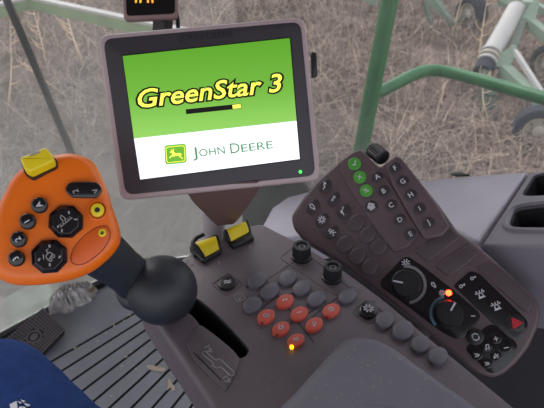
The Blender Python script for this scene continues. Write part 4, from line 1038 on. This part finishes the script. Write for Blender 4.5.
for x, y, s in ((106, 333, 1), (114, 325.5, 1.3), (124, 321, 1), (129, 315, 1.2), (131, 352, 1.1), (119, 361, .9), (122, 366, 1), (126, 357, 1), (75, 348, 1), (147, 346, 1), (136, 369, .8), (111, 396, 1), (98, 341, .8)):
    rr3 = random.Random(int(x*7)); a = rr3.uniform(0, PI); dx, dy = 2.1*s*math.cos(a), 1.3*s*math.sin(a)
    leaf([(x-dx, y-dy), (x+dy*.3, y-.7), (x+dx, y+dy), (x-dy*.3, y+.7)], .0125, M['leaf'], 'tiny pale straw crumb lying on the ribbed mat', .0006, 'straw crumbs on the mat', .0008)

# ------------------------------------------------------------------ the operator's leg
per = thing('person', 'seated person in blue jeans, right knee showing at lower left', 'person', (-.44, .42, 0))
K = at(10, 403, .74); H = K-F_*.50+R_*.02-Z*.02; Aq = Vector((K.x, K.y, 0))+F_*.02
path = [H-Z*.0, H.lerp(K, .3), H.lerp(K, .62), H.lerp(K, .86), K+F_*.03+Z*(-.004), K+F_*.062-Z*.03, K+F_*.070-Z*.08, Aq+Z*.32+F_*.05, Aq+Z*.2+F_*.04, Aq+Z*.09+F_*.03]
rad = [.105, .097, .088, .079, .072, .068, .066, .066, .062, .060]
mb = MB(); pth = bez(path, 6); N = len(pth); rds = []
for i in range(N):
    f = i/6; k = min(int(f), len(rad)-2); rds.append(rad[k]+(rad[k+1]-rad[k])*(f-k))
# wrinkled cloth tube
vs = []; fs = []; n = 40; up = Z
for i, p in enumerate(pth):
    t = (pth[min(i+1, N-1)]-pth[max(i-1, 0)]).normalized(); a = (up-t*up.dot(t)).normalized(); b = t.cross(a); up = a
    for k in range(n):
        q = 2*PI*k/n; d = a*math.cos(q)+b*math.sin(q); w = p+d*rds[i]
        vs.append(w+d*(.0025*noise.noise(w*14)+.0012*noise.noise(Vector((w.x*40, w.y*18, w.z*40)))))
for i in range(N-1):
    for k in range(n): l = (k+1) % n; fs.append((i*n+k, i*n+l, (i+1)*n+l, (i+1)*n+k))
fs += [tuple(range(n-1, -1, -1)), tuple(range((N-1)*n, N*n))]
mb.add(vs, fs); tr = obj('trousers', mb, M['denim'], per, 80, label='blue denim trouser leg')
mb = MB(); lathe(mb, Aq+Z*.0+F_*.03, Z, [(.05, .013), (.052, .03), (.047, .09), (.044, .12)], 20)
FS = Plane(Aq+F_*.10, Z, R_); prism(mb, FS, spline([(-.045, -.12), (.045, -.12), (.05, 0), (.045, .09), (0, .15), (-.045, .09), (-.05, 0)], 4), .013, .075, .02, 4); obj('shoe', mb, M['shoe'], per)
# small white embroidered mark on the trouser leg: projected onto the cloth
bpy.context.view_layer.update()
def on_cloth(px, py):
    best = None; r = ray(px, py).normalized()
    loc = WL[tr.as_pointer()]
    ok, p, nrm, _ = tr.ray_cast(CAM-loc, r)
    return (p+loc, nrm) if ok else None
h0 = on_cloth(18, 406)
if h0:
    PB = Plane(h0[0], h0[1], X); mb = MB()
    for ln in ([(10, 405), (17, 401.5), (18, 408), (12, 412)], [(18, 401.5), (22, 403), (20, 404)], [(21, 400), (25.5, 401.5), (23, 402.5)], [(24, 403.5), (30, 405), (27, 406.5)], [(20, 407), (26, 407.5), (24, 412), (19, 411)]):
        prism(mb, PB, ccw([PB.uv(*p) for p in ln]), -.004, .0015)
    obj('embroidered_mark', mb, M['white'], per, label='white stitched mark on the denim')

# ------------------------------------------------------------------ light
w = bpy.data.worlds.new('world'); bpy.context.scene.world = w; w.use_nodes = True; nt = w.node_tree
bg = nt.nodes['Background']; tc = nt.nodes.new('ShaderNodeTexCoord'); sp = nt.nodes.new('ShaderNodeSeparateXYZ'); rp = nt.nodes.new('ShaderNodeValToRGB')
mr = nt.nodes.new('ShaderNodeMapRange'); mr.inputs['From Min'].default_value = -1; mr.inputs['From Max'].default_value = 1
nt.links.new(tc.outputs['Generated'], sp.inputs[0]); nt.links.new(sp.outputs['Z'], mr.inputs['Value']); nt.links.new(mr.outputs[0], rp.inputs['Fac'])
rp.color_ramp.elements[0].color = (.28, .26, .25, 1); rp.color_ramp.elements[1].color = (.78, .82, .95, 1)
e = rp.color_ramp.elements.new(.5); e.color = (.96, .97, 1.0, 1); e = rp.color_ramp.elements.new(.62); e.color = (.86, .9, 1.0, 1)
nt.links.new(rp.outputs['Color'], bg.inputs['Color']); bg.inputs['Strength'].default_value = 1.35
sd = bpy.data.lights.new('sun', 'SUN'); sd.energy = 1.8; sd.angle = math.radians(40); sd.color = (1, .97, .93); so = bpy.data.objects.new('sun', sd); C.objects.link(so)
so.rotation_euler = (math.radians(48), 0, math.radians(-150)); so.location = (0, 0, 6)
vs_ = bpy.context.scene.view_settings
vs_.view_transform = 'Standard'; vs_.look = 'None'; vs_.exposure = .35; vs_.gamma = 1; vs_.use_curve_mapping = False
